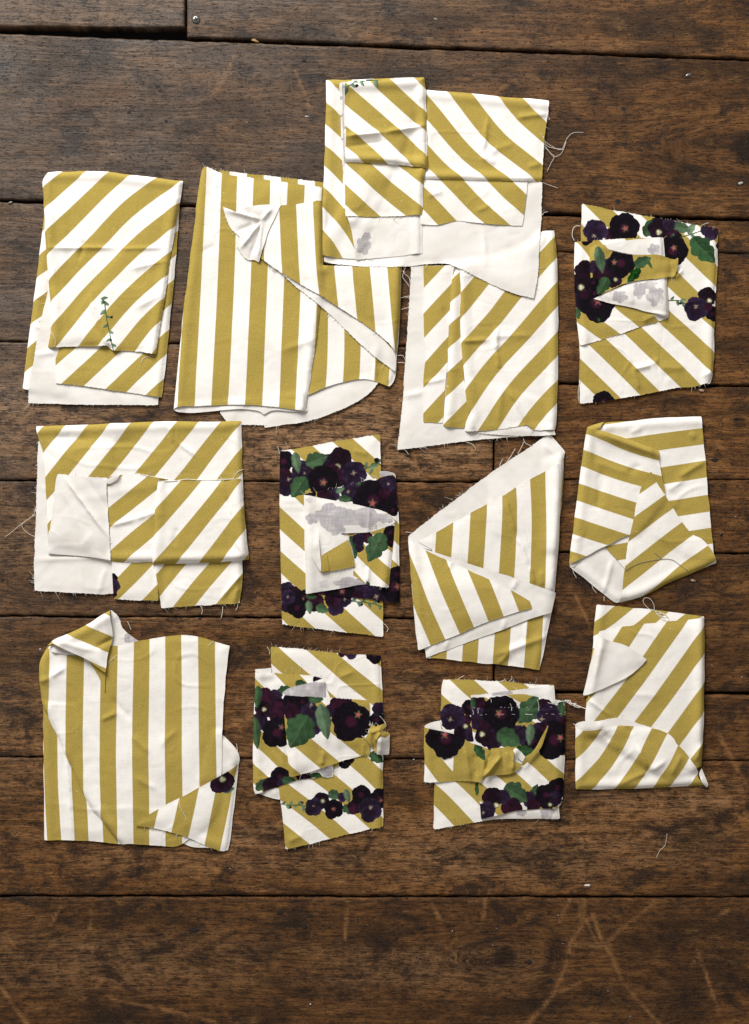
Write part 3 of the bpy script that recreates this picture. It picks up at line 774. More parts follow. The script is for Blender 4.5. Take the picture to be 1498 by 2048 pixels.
B.layer('striped_panel', [(235, 90), (258, 68), (300, 80), (355, 110), (440, 125), (640, 150), (740, 160), (835, 175), (940, 190), (940, 330), (930, 860), (905, 1050), (870, 1280), (840, 1480), (780, 1470), (640, 1450), (500, 1440), (300, 1445), (100, 1450), (78, 1470), (100, 1250), (130, 950), (170, 620), (205, 350)],
        [(273, 130, .5), (250, 500, .5), (205, 1440, .5), (103, 1440, 0), (357, 130, 1), (297, 1440, 1), (443, 130, 1.5), (390, 1440, 1.5), (540, 150, 2), (492, 1440, 2), (635, 150, 2.5), (588, 1440, 2.5), (740, 165, 3), (693, 1440, 3), (835, 180, 3.5), (780, 1440, 3.5)],
        fold='LR', lift=3.0, crease=[(700, 1130, 900, 1060, 1.4, 9), (790, 1200, 830, 1480, 2.2, 7), (300, 100, 340, 200, 1.5, 5), (250, 560, 320, 520, -1.2, 7)], fray='T', curl=[(260, 70, 40, 3)])
B.layer('reverse_panel', [(600, 600), (720, 695), (860, 775), (1000, 860), (1150, 960), (1245, 1020), (1340, 1120), (1362, 1180), (1355, 1250), (1300, 1210), (1220, 1150), (1100, 1040), (960, 900), (850, 810), (760, 740)], back=True, fray='BL', lift=1.4, raise_=.8, label='fuzzy cream selvedge along the slanted edge')
B.layer('folded_flap', [(690, 295), (780, 290), (860, 275), (940, 270), (940, 640), (1390, 640), (1388, 860), (1372, 1050), (1362, 1150), (1330, 1095), (1245, 1020), (1150, 960), (1000, 860), (860, 775), (720, 695), (600, 610), (575, 590), (610, 470), (680, 330)],
        [(690, 300, 0), (707, 690, 0), (783, 295, .5), (805, 760, .5), (885, 280, 1), (925, 840, 1), (1003, 650, 1.5), (1028, 890, 1.5), (1110, 650, 2), (1140, 960, 2), (1207, 650, 2.5), (1240, 1020, 2.5), (1310, 650, 3), (1350, 1100, 3)], fold='R', fray='BT', lift=2.0, raise_=1.0, edge=2)
B.layer('crumpled_tuck', [(362, 300), (400, 315), (440, 335), (500, 305), (560, 295), (700, 290), (660, 370), (615, 470), (590, 560), (570, 622), (545, 605), (510, 610), (480, 590), (440, 530), (460, 475), (420, 440), (385, 380)], back=True, fray='L', lift=2.5, g=2.6,
        crease=[(590, 380, 380, 320, 3, 5), (590, 380, 470, 540, 3.5, 4), (590, 380, 520, 600, -2.5, 4), (590, 380, 565, 610, 3, 4), (590, 380, 650, 310, 2.5, 4), (500, 310, 560, 430, -2.5, 5), (600, 380, 450, 440, -2.0, 5)], label='crumpled cream tuck of the reverse side')
B.finish()

# --- triangular scrap with fanned flap
H = Bundle((790, 850, 4.016), 'folded_fabric', 'pointed folded striped cloth, its slanted upper edge a plain cream turned border'); H.start(700, 1100)
H.layer('striped_edge', [(1200, 300), (1358, 250), (1345, 600), (1290, 1000), (1200, 1000)], MUST, fold='R')
H.layer('reverse_panel', [(1190, 95), (1250, 80), (1310, 150), (1365, 215), (1355, 260), (1330, 600), (1270, 1330), (600, 1100), (130, 960), (102, 905), (125, 870), (300, 740), (700, 430), (1050, 200)], back=True, fold='R', fray='T', wav=1.2, crease=[(1180, 150, 1300, 250, 1.5, 7), (720, 470, 760, 620, -1, 6)])
H.layer('striped_panel', [(185, 940), (330, 860), (600, 710), (870, 565), (1070, 440), (1200, 375), (1330, 300), (1335, 560), (1290, 1340), (1230, 1650), (1160, 1970), (950, 1930), (700, 1915), (400, 1880), (250, 1870), (300, 1000)],
        [(330, 860, 0), (318, 1035, 0), (468, 790, .5), (450, 1075, .5), (603, 710, 1), (580, 1115, 1), (742, 640, 1.5), (710, 1150, 1.5), (868, 570, 2), (832, 1190, 2), (975, 880, 2.5), (955, 1225, 2.5), (938, 535, 2.35), (1072, 445, 3), (1085, 1100, 3), (1205, 375, 3.5), (1205, 1305, 3.5),
         (540, 1895, 1), (660, 1910, 1.5), (785, 1910, 2), (905, 1920, 2.5), (1035, 1940, 3), (1165, 1965, 3.5), (1335, 320, 4)], fold='R', lift=1.8,
        crease=[(870, 570, 975, 890, 2.4, 4), (975, 890, 1080, 1130, 2.4, 4), (1080, 1130, 1120, 1275, 2.0, 4), (1170, 1170, 1180, 1290, 2, 5), (1230, 1690, 800, 1850, 2.6, 9), (920, 1820, 830, 1920, 2, 6), (1050, 1720, 1060, 1560, 1.5, 7)])
H.layer('reverse_panel', [(105, 910), (160, 960), (250, 1000), (450, 1065), (700, 1150), (960, 1225), (1290, 1345), (1270, 1420), (1250, 1505), (1065, 1560), (870, 1640), (530, 1760), (250, 1870), (240, 1800), (195, 1790), (150, 1500), (118, 1050)], back=True, lift=2.2, crease=[(970, 1240, 940, 1320, 1.8, 5), (880, 1560, 870, 1640, 1.8, 5), (420, 1720, 400, 1800, 1.5, 5)], curl=[(1280, 1380, 120, 2.5)])
H.layer('folded_flap', [(104, 915), (245, 1005), (420, 1085), (600, 1170), (760, 1240), (935, 1330), (1080, 1410), (1098, 1470), (1000, 1495), (740, 1580), (640, 1620), (510, 1675), (290, 1770), (185, 1812), (160, 1600), (150, 1450), (130, 1250)],
        [(145, 1420, 0), (282, 1770, 0), (108, 1010, .5), (265, 1430, .5), (410, 1720, .5), (248, 1010, 1), (345, 1280, 1), (513, 1670, 1), (415, 1090, 1.5), (635, 1620, 1.5), (580, 1170, 2), (745, 1580, 2), (760, 1245, 2.5), (870, 1540, 2.5), (932, 1330, 3), (1000, 1495, 3), (1090, 1430, 3.5)], fold='L', lift=2.2, crease=[(420, 1160, 460, 1080, 1.2, 5)])
H.thread([(840, 335), (850, 300), (868, 272)]); H.thread([(895, 300), (925, 260), (965, 190)]); H.thread([(985, 235), (1010, 190), (1035, 135)]); H.thread([(85, 858), (110, 862), (135, 868)]); H.finish()

# --- striped scrap half covered by the stepped one
D = Bundle((770, 430, 3.942), 'folded_fabric', 'pleated diagonal striped cloth with a wide cream border, tucked partly under another scrap'); D.start(850, 1100)
D.layer('reverse_panel', [(205, 400), (185, 800), (160, 1180), (130, 1560), (98, 1850), (240, 1835), (500, 1800), (900, 1755), (1330, 1735), (1330, 1500), (600, 1300), (600, 400)], back=True, fray='LB', crease=[(150, 1430, 300, 1400, 1.4, 7)])
D.layer('striped_panel', [(305, 400), (545, 400), (525, 520), (500, 1000), (480, 1300), (455, 1640), (302, 1635), (302, 1350), (310, 1200), (330, 1090), (305, 990)],
        [(305, 575, .5), (460, 415, .5), (305, 780, 1), (525, 540, 1), (303, 975, 1.5), (505, 760, 1.5), (320, 1170, 2), (495, 960, 2), (303, 1358, 2.5), (485, 1165, 2.5), (302, 1565, 3), (470, 1385, 3), (420, 1640, 3.5), (460, 1590, 3.5)], crease=[(300, 1330, 480, 1290, 1.6, 5), (400, 620, 460, 760, 1.2, 5)])
D.layer('striped_pleat', [(545, 450), (600, 400), (600, 1000), (615, 1200), (640, 1470), (668, 1560), (620, 1682), (458, 1665), (478, 1400), (500, 1000), (520, 540)],
        [(520, 690, .5), (592, 625, .5), (505, 865, 1), (590, 790, 1), (497, 1055, 1.5), (590, 975, 1.5), (488, 1250, 2), (605, 1135, 2), (475, 1440, 2.5), (620, 1305, 2.5), (458, 1660, 3), (640, 1470, 3)], fold='L', lift=2.2)
D.layer('reverse_panel', [(630, 1690), (1120, 1650), (1330, 1690), (1345, 1735), (1000, 1745), (640, 1715)], back=True, fray='B')
D.layer('striped_panel', [(592, 400), (1100, 300), (1240, 130), (1335, 120), (1358, 330), (1365, 700), (1365, 1200), (1355, 1500), (1352, 1660), (1340, 1695), (1165, 1700), (1120, 1660), (1040, 1665), (900, 1695), (700, 1705), (625, 1708), (632, 1640), (672, 1570), (640, 1480), (618, 1220), (595, 1000)],
        [(600, 612, 0), (705, 490, 0), (597, 810, .5), (805, 550, .5), (595, 1020, 1), (840, 760, 1), (940, 600, 1), (615, 1190, 1.5), (830, 960, 1.5), (1075, 650, 1.5), (1210, 310, 1), (1335, 175, 1), (1190, 515, 1.5), (1358, 330, 1.5), (640, 1365, 2), (870, 1070, 2), (1360, 520, 2),
         (670, 1565, 2.5), (900, 1220, 2.5), (1362, 715, 2.5), (740, 1690, 3), (965, 1360, 3), (1365, 910, 3), (895, 1690, 3.5), (1030, 1460, 3.5), (1365, 1105, 3.5), (1055, 1660, 4), (1100, 1585, 4), (1362, 1305, 4), (1170, 1690, 4.5), (1355, 1480, 4.5)], fold='RL', fray='B', lift=3,
        crease=[(600, 1000, 820, 985, 2.4, 5), (880, 890, 870, 1080, 2.6, 5), (870, 1080, 900, 1220, 2.4, 5), (965, 1360, 1150, 1690, 2.4, 4), (820, 960, 1160, 950, 1.3, 7), (920, 1330, 890, 1660, 1.5, 8), (640, 1560, 700, 1700, 1.6, 5)])
D.thread([(1090, 1765), (1110, 1800), (1160, 1825)]); D.thread([(150, 440), (140, 490), (175, 540), (195, 570)]); D.thread([(125, 655), (160, 645), (195, 640)]); D.thread([(130, 745), (165, 735), (195, 732)])
D.thread([(640, 1790), (690, 1810), (718, 1850)]); D.thread([(100, 1108), (140, 1110), (165, 1150)]); D.thread([(100, 1165), (130, 1163), (160, 1168)]); D.thread([(130, 1840), (165, 1860), (185, 1890)]); D.finish()

# --- stepped scrap with loose threads at its side
C = Bundle((620, 130, 2.724), 'folded_fabric', 'stepped folded striped cloth lying over two others, a tangle of threads hanging off its edge'); C.start(650, 600)
C.layer('reverse_panel', [(75, 1050), (75, 1075), (200, 1095), (420, 1105), (520, 1100), (600, 1090), (740, 1080), (800, 1105), (900, 1155), (1050, 1230), (1218, 1278), (1240, 1150), (1245, 1030), (1262, 850), (1262, 640), (1100, 600), (300, 600), (100, 900)], back=True, fray='BR', fold='L', lift=2,
        stripes=[(600, 1100, .5), (1200, 800, .5), (800, 1120, 1), (1260, 900, 1), (900, 1150, 1.5), (1240, 1000, 1.5)], crease=[(940, 900, 960, 1100, 1.2, 6)])
C.layer('striped_panel', [(88, 85), (170, 82), (622, 70), (625, 140), (300, 900), (247, 1060), (180, 1058), (70, 1040), (68, 790), (78, 560), (85, 300)],
        [(100, 88, .5), (165, 140, .5), (88, 210, 1), (165, 275, 1), (85, 325, 1.5), (170, 400, 1.5), (82, 440, 2), (172, 510, 2), (80, 550, 2.5), (180, 650, 2.5), (75, 665, 3), (185, 790, 3), (70, 785, 3.5), (150, 850, 3.5), (225, 960, 3.5), (247, 1050, 3.5), (70, 908, 4), (130, 960, 4), (190, 1058, 4)], fold='LT', lift=2.6)
C.layer('reverse_panel', [(195, 800), (230, 840), (610, 815), (612, 1030), (540, 1035), (400, 1050), (247, 1062), (240, 950)], back=True, fray='B', fold='R', decals=[blob(292, 985, 52, .85, 1.05), blob(310, 935, 26)], g=2.6, lift=1.8, label='cream reverse with a grey flower print showing through')
C.layer('striped_panel', [(600, 620), (1185, 630), (1170, 760), (1155, 880), (1000, 872), (820, 850), (760, 855), (690, 878), (600, 870)],
        [(1110, 640, 0), (1175, 705, 0), (970, 640, .5), (1055, 740, .5), (1150, 812, .5), (850, 640, 1), (960, 765, 1), (1095, 880, 1), (715, 640, 1.5), (880, 810, 1.5), (970, 870, 1.5), (620, 670, 2), (690, 730, 2), (800, 852, 2), (615, 785, 2.5), (690, 872, 2.5)], crease=[(720, 690, 640, 720, 1.4, 6), (900, 800, 980, 770, 1.3, 6)])
C.layer('folded_flap', [(600, 133), (750, 145), (880, 155), (1050, 175), (1150, 180), (1303, 195), (1290, 300), (1275, 420), (1268, 540), (1262, 640), (1100, 637), (850, 632), (600, 625), (600, 400)],
        [(1155, 185, 0), (1225, 260, 0), (1290, 310, 0), (1030, 170, .5), (1130, 300, .5), (1275, 430, .5), (880, 155, 1), (980, 280, 1), (1100, 420, 1), (1265, 545, 1), (750, 145, 1.5), (860, 300, 1.5), (970, 440, 1.5), (1220, 635, 1.5), (628, 160, 2), (930, 500, 2), (1115, 637, 2),
         (635, 300, 2.5), (830, 520, 2.5), (970, 635, 2.5), (638, 425, 3), (860, 630, 3), (625, 555, 3.5), (710, 632, 3.5)], fold='TB', fray='R', lift=3,
        crease=[(940, 480, 970, 280, 2.2, 6), (1290, 270, 1120, 290, 2.2, 6), (930, 500, 1010, 540, 2.0, 7), (1110, 430, 960, 480, 1.2, 8), (1260, 540, 1180, 560, 1.5, 6)])
C.layer('reverse_edge', [(160, 105), (195, 100), (190, 250), (205, 380), (190, 480), (200, 832), (185, 760), (178, 560), (168, 300)], back=True, fray='L', decals=[sprig([(178, 110), (182, 200), (180, 290), (184, 400), (190, 600)], 7, .5, 14, False)], lift=1.2)
C.layer('striped_panel', [(187, 500), (640, 520), (618, 600), (615, 780), (610, 822), (500, 824), (350, 830), (195, 830), (190, 700)],
        [(490, 558, .5), (615, 655, .5), (345, 550, 1), (500, 690, 1), (612, 780, 1), (200, 545, 1.5), (330, 680, 1.5), (520, 822, 1.5), (190, 645, 2), (385, 830, 2), (190, 765, 2.5), (265, 830, 2.5)], fold='R', fray='B', lift=2.5)
C.layer('folded_flap', [(190, 100), (230, 92), (400, 85), (560, 78), (622, 70), (630, 150), (635, 350), (640, 570), (560, 555), (400, 540), (190, 535), (200, 380), (185, 250)],
        [(575, 78, .5), (625, 140, .5), (425, 90, 1), (540, 190, 1), (632, 275, 1), (330, 95, 1.5), (470, 230, 1.5), (635, 350, 1.5), (225, 130, 2), (330, 220, 2), (500, 370, 2), (638, 510, 2), (190, 225, 2.5), (350, 350, 2.5), (440, 430, 2.5), (560, 555, 2.5), (200, 345, 3), (300, 420, 3), (410, 540, 3), (190, 440, 3.5), (295, 535, 3.5)],
        fold='TRB', lift=3.5, crease=[(190, 395, 400, 375, 4.0, 7), (400, 375, 630, 335, 3.2, 6), (190, 450, 420, 420, -2.0, 8)], decals=[sprig([(190, 135), (240, 105), (300, 98), (390, 90)], 6, .75, 22), leaf(195, 150, 28, 110, .3, .4)])
C.thread([(1255, 375), (1275, 410), (1320, 445), (1370, 460), (1400, 400), (1435, 370), (1490, 368)], .42); C.thread([(1275, 430), (1300, 470), (1330, 500), (1370, 480), (1395, 420)], .42); C.thread([(1280, 450), (1310, 480), (1330, 500), (1310, 540), (1292, 580)], .42)
C.thread([(1268, 640), (1290, 650), (1320, 660), (1350, 672)], .42); C.thread([(1270, 390), (1290, 440), (1335, 455), (1380, 460)], .5); C.thread([(1290, 280), (1305, 292), (1300, 300)], .5); C.thread([(1265, 820), (1275, 805), (1295, 800)], .5)
C.thread([(520, 1105), (510, 1130), (540, 1160), (548, 1190)], .5); C.thread([(495, 1115), (505, 1125), (520, 1130)], .5); C.finish()

# --- floral scrap with a mustard band twisted across a reverse triangle
E = Bundle((1120, 390, 4.406), 'folded_fabric', 'diagonal striped cloth printed with dark pansies, a twisted mustard band over its grey reverse'); E.start(760, 950)
E.layer('floral_panel', [(192, 80), (340, 110), (650, 170), (1000, 230), (1392, 300), (1388, 600), (1370, 850), (1358, 1200), (1352, 1580), (1325, 1665), (1270, 1660), (1200, 1690), (1000, 1700), (800, 1745), (600, 1785), (250, 1835), (175, 1840), (165, 1550), (175, 1330), (180, 400)],
        [(1110, 565, .5), (1375, 810, .5), (1390, 640, 0), (1055, 690, 1), (1360, 1000, 1), (940, 815, 1.5), (1110, 960, 1.5), (1360, 1192, 1.5), (955, 1030, 2), (1360, 1395, 2), (870, 1125, 2.5), (1345, 1585, 2.5), (735, 1180, 3), (1000, 1430, 3), (1230, 1668, 3), (580, 1232, 3.5), (1065, 1690, 3.5),
         (415, 1285, 4), (640, 1500, 4), (860, 1722, 4), (245, 1320, 4.5), (690, 1755, 4.5), (175, 1440, 5), (525, 1780, 5), (175, 1635, 5.5), (320, 1775, 5.5), (225, 95, 1.5), (420, 290, 1.5), (470, 145, 1)], fold='R', fray='BT', lift=2.6,
        crease=[(640, 1540, 800, 1500, 2.4, 6), (800, 1500, 870, 1440, 1.4, 8), (640, 1540, 700, 1720, 1.8, 6), (860, 1520, 1100, 1530, 1.6, 12), (1000, 740, 1080, 660, 2.0, 6), (1250, 1600, 1340, 1560, 1.5, 7)],
        decals=[flower(450, 360, 70, 'm', ctr=False), leaf(790, 285, 95, -60, .40, .12), leaf(1060, 290, 95, 10, .38, .25), leaf(1160, 290, 70, -60, .3, .75, .1), flower(870, 300, 105, 'd', .4, (868, 332)), flower(960, 260, 60, 'p', ctr=False), flower(310, 325, 112, 'p', .3, (300, 362)), flower(565, 295, 142, 'k', 0, (572, 297)),
                flower(1000, 380, 75, 'm', ctr=False), sprig([(900, 400), (1050, 380), (1150, 350), (1240, 320)], 2, .5, 24, False), flower(1325, 310, 92, 'p', .2, (1350, 298)), flower(990, 495, 138, 'k', .7, (1000, 470)), leaf(1260, 490, 150, 48, .42, .05),
                sprig([(950, 935), (1030, 930), (1060, 940), (1110, 965)], 4, .75, 28), flower(1290, 900, 88, 'd', .3, (1312, 935)), flower(1345, 1050, 70, 'k', ctr=False), flower(1195, 1005, 108, 'p', .1, (1195, 985)), flower(1300, 985, 40, 'm', ctr=False), flower(385, 1830, 105, 'k', ctr=False), flower(1290, 1690, 30, 'k', ctr=False), flower(1395, 450, 28, 'k', ctr=False)])
E.layer('floral_pocket', [(128, 415), (600, 385), (905, 380), (935, 740), (952, 1080), (860, 1120), (700, 1165), (500, 1235), (320, 1290), (170, 1335), (150, 1130), (125, 800)],
        [(870, 1120, 0), (490, 1035, .5), (700, 1165, .5), (220, 1040, 1), (525, 1225, 1), (145, 1120, 1.5), (390, 1270, 1.5), (175, 1310, 2), (310, 400, 0), (130, 430, .5), (250, 520, .5), (130, 580, 1), (755, 395, -1), (600, 390, -.5)], fold='L', fray='BT', lift=2.4, crease=[(840, 1060, 720, 1120, 1.5, 7)],
        decals=[flower(230, 390, 60, 'k', ctr=False), flower(225, 680, 105, 'd', .2, False), flower(190, 900, 100, 'p', .8, False), leaf(155, 1050, 50, 80, .35, .1), flower(320, 950, 175, 'k', .2, (330, 940)), flower(190, 790, 110, 'd', .1, (183, 818)), flower(220, 880, 45, 'm', ctr=False), leaf(340, 1105, 20, 80, .4, 0)])
E.layer('reverse_panel', [(390, 440), (600, 400), (905, 380), (915, 545), (830, 530), (640, 540), (395, 480)], back=True, decals=[blob(820, 490, 60, .9, 1), blob(690, 470, 30, k=.35)], lift=1.4, fold='R')
E.layer('reverse_panel', [(285, 920), (470, 830), (640, 775), (935, 735), (940, 830), (952, 1085), (860, 1060), (640, 1000), (450, 960)], back=True, decals=[blob(520, 905, 75, 1, .8), blob(690, 850, 60, 1, 1.3), blob(830, 900, 85, 1, 1.1, .9), blob(780, 800, 60, 1.3, .7, .8), blob(400, 920, 60, 1, .5, .5)], lift=2.0, fold='R', crease=[(560, 800, 640, 980, 1.2, 7), (800, 1040, 950, 1070, 1.5, 4)], label='grey reverse triangle with flower print showing through')
E.layer('twisted_band', [(258, 470), (300, 445), (385, 445), (410, 485), (520, 520), (640, 540), (800, 530), (900, 545), (1000, 580), (1030, 560), (1025, 640), (1000, 725), (800, 750), (650, 765), (540, 790), (470, 830), (320, 895), (285, 900), (260, 700)], MUST, lift=3.2, fray='BR', fold='L',
        crease=[(300, 470, 290, 880, 1.6, 8), (960, 560, 980, 720, -1.8, 7)], curl=[(1020, 600, 90, 5), (340, 470, 80, 3)],
        decals=[flower(430, 640, 80, 'p', ctr=False), flower(290, 640, 55, 'p', ctr=False), flower(360, 740, 90, 'm', ctr=(318, 722)), flower(470, 750, 75, 'd', .1, (483, 752)), flower(300, 870, 60, 'k', ctr=False), leaf(640, 720, 90, 130, .3, -.1), leaf(720, 595, 85, -25, .40, .12), leaf(785, 625, 40, 60, .25, .1, .1), flower(530, 610, 128, 'k', .3, (470, 600)), leaf(345, 580, 120, 78, .30, .35, .1), leaf(370, 810, 85, 120, .45, .08), flower(290, 780, 50, 'k', ctr=False)], label='mustard band with printed leaves and a black pansy')
E.thread([(128, 405), (108, 360), (115, 300), (140, 275), (180, 275)], .7); E.thread([(165, 1820), (160, 1750), (165, 1690), (175, 1640)], .6); E.thread([(1250, 268), (1280, 255), (1310, 245)], .5); E.finish()

# --- landscape scrap with cream crumple
F_ = Bundle((20, 820, 2.937), 'folded_fabric', 'wide folded striped cloth with a creased white reverse square and one sliver of purple petal'); F_.start(750, 650)
F_.layer('reverse_panel', [(165, 180), (600, 200), (610, 1080), (500, 1080), (300, 1070), (145, 1060), (142, 900), (155, 600)], back=True, fray='BL', crease=[(145, 880, 600, 860, 1.5, 7), (560, 930, 520, 1080, 1.2, 5)])
F_.layer('striped_panel', [(597, 860), (870, 860), (872, 1120), (610, 1112), (600, 950)], [(715, 895, 1), (605, 1025, 1), (838, 910, 1.5), (625, 1110, 1.5), (860, 1030, 2), (785, 1115, 2)], decals=[flower(605, 990, 32, 'k', ctr=False), flower(610, 1035, 42, 'p', ctr=False), flower(608, 1080, 24, 'm', ctr=False)], crease=[(860, 900, 868, 1120, 1.5, 5)], fray='B')
F_.layer('striped_panel', [(850, 860), (1365, 860), (1365, 1000), (1350, 1135), (1150, 1145), (890, 1165), (880, 1090), (862, 980)],
         [(910, 905, 1), (865, 960, 1), (1030, 905, 1.5), (885, 1085, 1.5), (1170, 905, 2), (965, 1150, 2), (1295, 905, 2.5), (1095, 1145, 2.5), (1362, 960, 3), (1210, 1135, 3)], fold='R', fray='B', crease=[(1360, 960, 1240, 1110, 2, 5), (1340, 1040, 1310, 1130, 1.4, 5)])
F_.layer('striped_panel', [(155, 95), (300, 92), (580, 80), (850, 70), (940, 65), (1100, 70), (1360, 65), (1362, 230), (1370, 450), (1380, 650), (1390, 860), (1200, 870), (600, 860), (225, 740), (215, 520), (208, 350), (195, 230), (165, 160)],
         [(200, 100, 0), (160, 150, 0), (320, 92, .5), (200, 245, .5), (460, 90, 1), (300, 280, 1), (212, 400, 1), (590, 82, 1.5), (440, 280, 1.5), (345, 395, 1.5), (215, 530, 1.5), (705, 80, 2), (560, 270, 2), (465, 390, 2), (230, 660, 2), (830, 75, 2.5), (680, 280, 2.5), (590, 390, 2.5),
          (985, 72, 3), (900, 190, 3), (740, 365, 3), (1110, 72, 3.5), (1000, 195, 3.5), (860, 385, 3.5), (1240, 70, 4), (1080, 270, 4), (965, 405, 4), (1355, 85, 4.5), (1110, 415, 4.5), (1362, 215, 5), (1210, 405, 5)], fold='TR', lift=3.2, wav=1.2,
         crease=[(945, 100, 965, 200, 2.2, 4), (990, 190, 1090, 270, 1.8, 4), (260, 160, 480, 180, -1.8, 14), (500, 200, 760, 180, -1.2, 14)], curl=[(170, 130, 80, 2.5)])
F_.layer('striped_pocket', [(575, 395), (740, 370), (870, 400), (920, 405), (880, 440), (862, 600), (845, 895), (700, 895), (595, 890)],
         [(810, 395, 0), (588, 575, 0), (868, 460, .5), (640, 640, .5), (590, 690, .5), (855, 610, 1), (597, 825, 1), (848, 740, 1.5), (670, 893, 1.5), (835, 890, 2)], fold='B', lift=2.2, crease=[(590, 680, 740, 640, 2.0, 5), (740, 640, 855, 600, 1.8, 5)], fray='T')
F_.layer('striped_pocket', [(870, 420), (1000, 412), (1120, 418), (1245, 405), (1355, 405), (1370, 520), (1385, 700), (1405, 880), (1250, 892), (1100, 900), (840, 908), (848, 740), (855, 600)],
         [(1000, 425, 0), (860, 580, 0), (1120, 425, .5), (1000, 570, .5), (850, 740, .5), (1245, 420, 1), (1100, 600, 1), (845, 890, 1), (1350, 415, 1.5), (1280, 530, 1.5), (985, 895, 1.5), (1370, 570, 2), (1290, 650, 2), (1110, 895, 2), (1385, 700, 2.5), (1245, 890, 2.5)], fold='RBL', lift=3,
         crease=[(1240, 420, 1280, 540, 2.2, 4), (1280, 540, 1330, 770, 1.8, 5), (1330, 770, 1390, 870, 1.6, 6), (990, 690, 960, 800, -1.4, 8)], fray='T')
F_.layer('creased_reverse', [(285, 375), (330, 378), (400, 390), (580, 400), (570, 450), (580, 600), (590, 740), (597, 885), (450, 855), (330, 848), (225, 840), (240, 700), (262, 560), (270, 460)], back=True, lift=2.4, g=2.8, fray='TR',
         crease=[(330, 400, 580, 740, 2.6, 4), (285, 390, 480, 830, 1.0, 10), (450, 395, 590, 600, -1.2, 8)], label='creased plain white reverse square')
F_.layer('creased_reverse', [(238, 705), (330, 755), (470, 800), (590, 880), (450, 858), (330, 848), (225, 842), (225, 760)], back=True, lift=1.6, raise_=.8)
F_.layer('torn_tab', [(570, 415), (600, 395), (655, 365), (645, 395), (620, 420), (585, 438)], back=True, lift=1.5, curl=[(640, 375, 40, 3)], g=2.2)
F_.thread([(155, 570), (135, 620), (80, 660), (0, 725), (-30, 745)], .42); F_.thread([(155, 610), (95, 650), (70, 680), (100, 720), (148, 745)], .42); F_.thread([(740, 370), (800, 385), (860, 395), (930, 408)], .7); F_.thread([(1370, 350), (1340, 365), (1310, 405)], .6)
F_.thread([(1120, 1150), (1130, 1175), (1126, 1200)], .6); F_.thread([(1250, 1155), (1248, 1190), (1240, 1222)], .6); F_.thread([(1340, 1135), (1335, 1160), (1325, 1175)], .6); F_.thread([(875, 420), (960, 418), (1040, 408), (1130, 412), (1360, 405)], .9); F_.thread([(1230, 375), (1245, 405), (1260, 420)], .5)
F_.finish()

# --- tall floral scrap with a mustard tab in a grey reverse pocket
G = Bundle((530, 850, 4.653), 'folded_fabric', 'narrow pansy printed cloth folded round a grey reverse pocket with a small mustard tab'); G.start(650, 1000)
G.layer('floral_panel', [(140, 240), (300, 220), (640, 155), (900, 110), (1070, 92), (1075, 400), (1090, 1000), (1095, 1600), (1100, 1970), (1000, 1960), (700, 1920), (400, 1890), (160, 1855), (155, 1500), (135, 900), (138, 500)],
        [(1005, 105, .5), (1070, 170, .5), (825, 135, 1), (1030, 310, 1), (635, 160, 1.5), (800, 310, 1.5), (455, 205, 2), (260, 240, 2.5), (290, 680, 3.5), (140, 770, 4), (365, 980, 4), (145, 975, 4.5), (370, 1180, 4.5), (140, 1165, 5), (370, 1365, 5), (155, 1380, 5.5), (230, 1460, 5.5),
         (940, 1690, 4.5), (1095, 1830, 4.5), (745, 1710, 5), (1035, 1965, 5), (590, 1770, 5.5), (760, 1925, 5.5), (355, 1800, 6), (440, 1880, 6), (165, 1800, 6.5)], fray='TB', lift=2.4, crease=[(820, 240, 960, 270, 1.2, 8)],
        decals=[flower(175, 340, 105, 'k', ctr=False), flower(330, 410, 85, 'p', ctr=False), flower(460, 430, 90, 'm', ctr=False), flower(720, 520, 110, 'p', .3, False), flower(590, 350, 80, 'p', .5, False), flower(205, 545, 115, 'p', .5, (218, 505)), flower(185, 450, 55, 'm', ctr=False), flower(360, 450, 60, 'p', .2, (368, 450)),
                leaf(295, 350, 100, 80, .32, .45, .12), leaf(480, 325, 105, -20, .5, .18), flower(700, 320, 115, 'd', .3, (675, 388)), flower(620, 470, 110, 'm', ctr=False), flower(540, 530, 160, 'k', .4, (545, 535)), flower(835, 455, 118, 'p', .1, (825, 450)), leaf(315, 580, 115, 125, .48, .10),
                sprig([(925, 410), (970, 395), (1005, 355), (1080, 370)], 3, .7, 34, False), flower(1040, 330, 26, 'k', ctr=False), leaf(985, 430, 40, 110, .35, .7, .1),
                flower(190, 1690, 55, 'p', ctr=False), flower(205, 1530, 75, 'p', .4, False), flower(270, 1590, 90, 'd', .3, False), flower(365, 1600, 70, 'k', .3, (358, 1620)), flower(470, 1650, 85, 'm', ctr=False), flower(660, 1690, 85, 'p', .4, (650, 1665)), flower(740, 1625, 70, 'p', .1, (740, 1622)), flower(620, 1620, 70, 'm', ctr=False), flower(300, 1700, 98, 'k', .2, False), flower(215, 1600, 70, 'p', .2, (215, 1598)),
                leaf(412, 1700, 65, 80, .36, .5, .1), leaf(535, 1710, 62, 20, .5, .2), leaf(430, 1590, 50, 10, .4, .1), sprig([(800, 1640), (900, 1645), (1000, 1660), (1095, 1690)], 6, .8, 26)])
G.layer('reverse_corner', [(1060, 430), (1120, 420), (1200, 442), (1218, 462), (1080, 520)], back=True, decals=[blob(1140, 460, 90, 1, .7)])
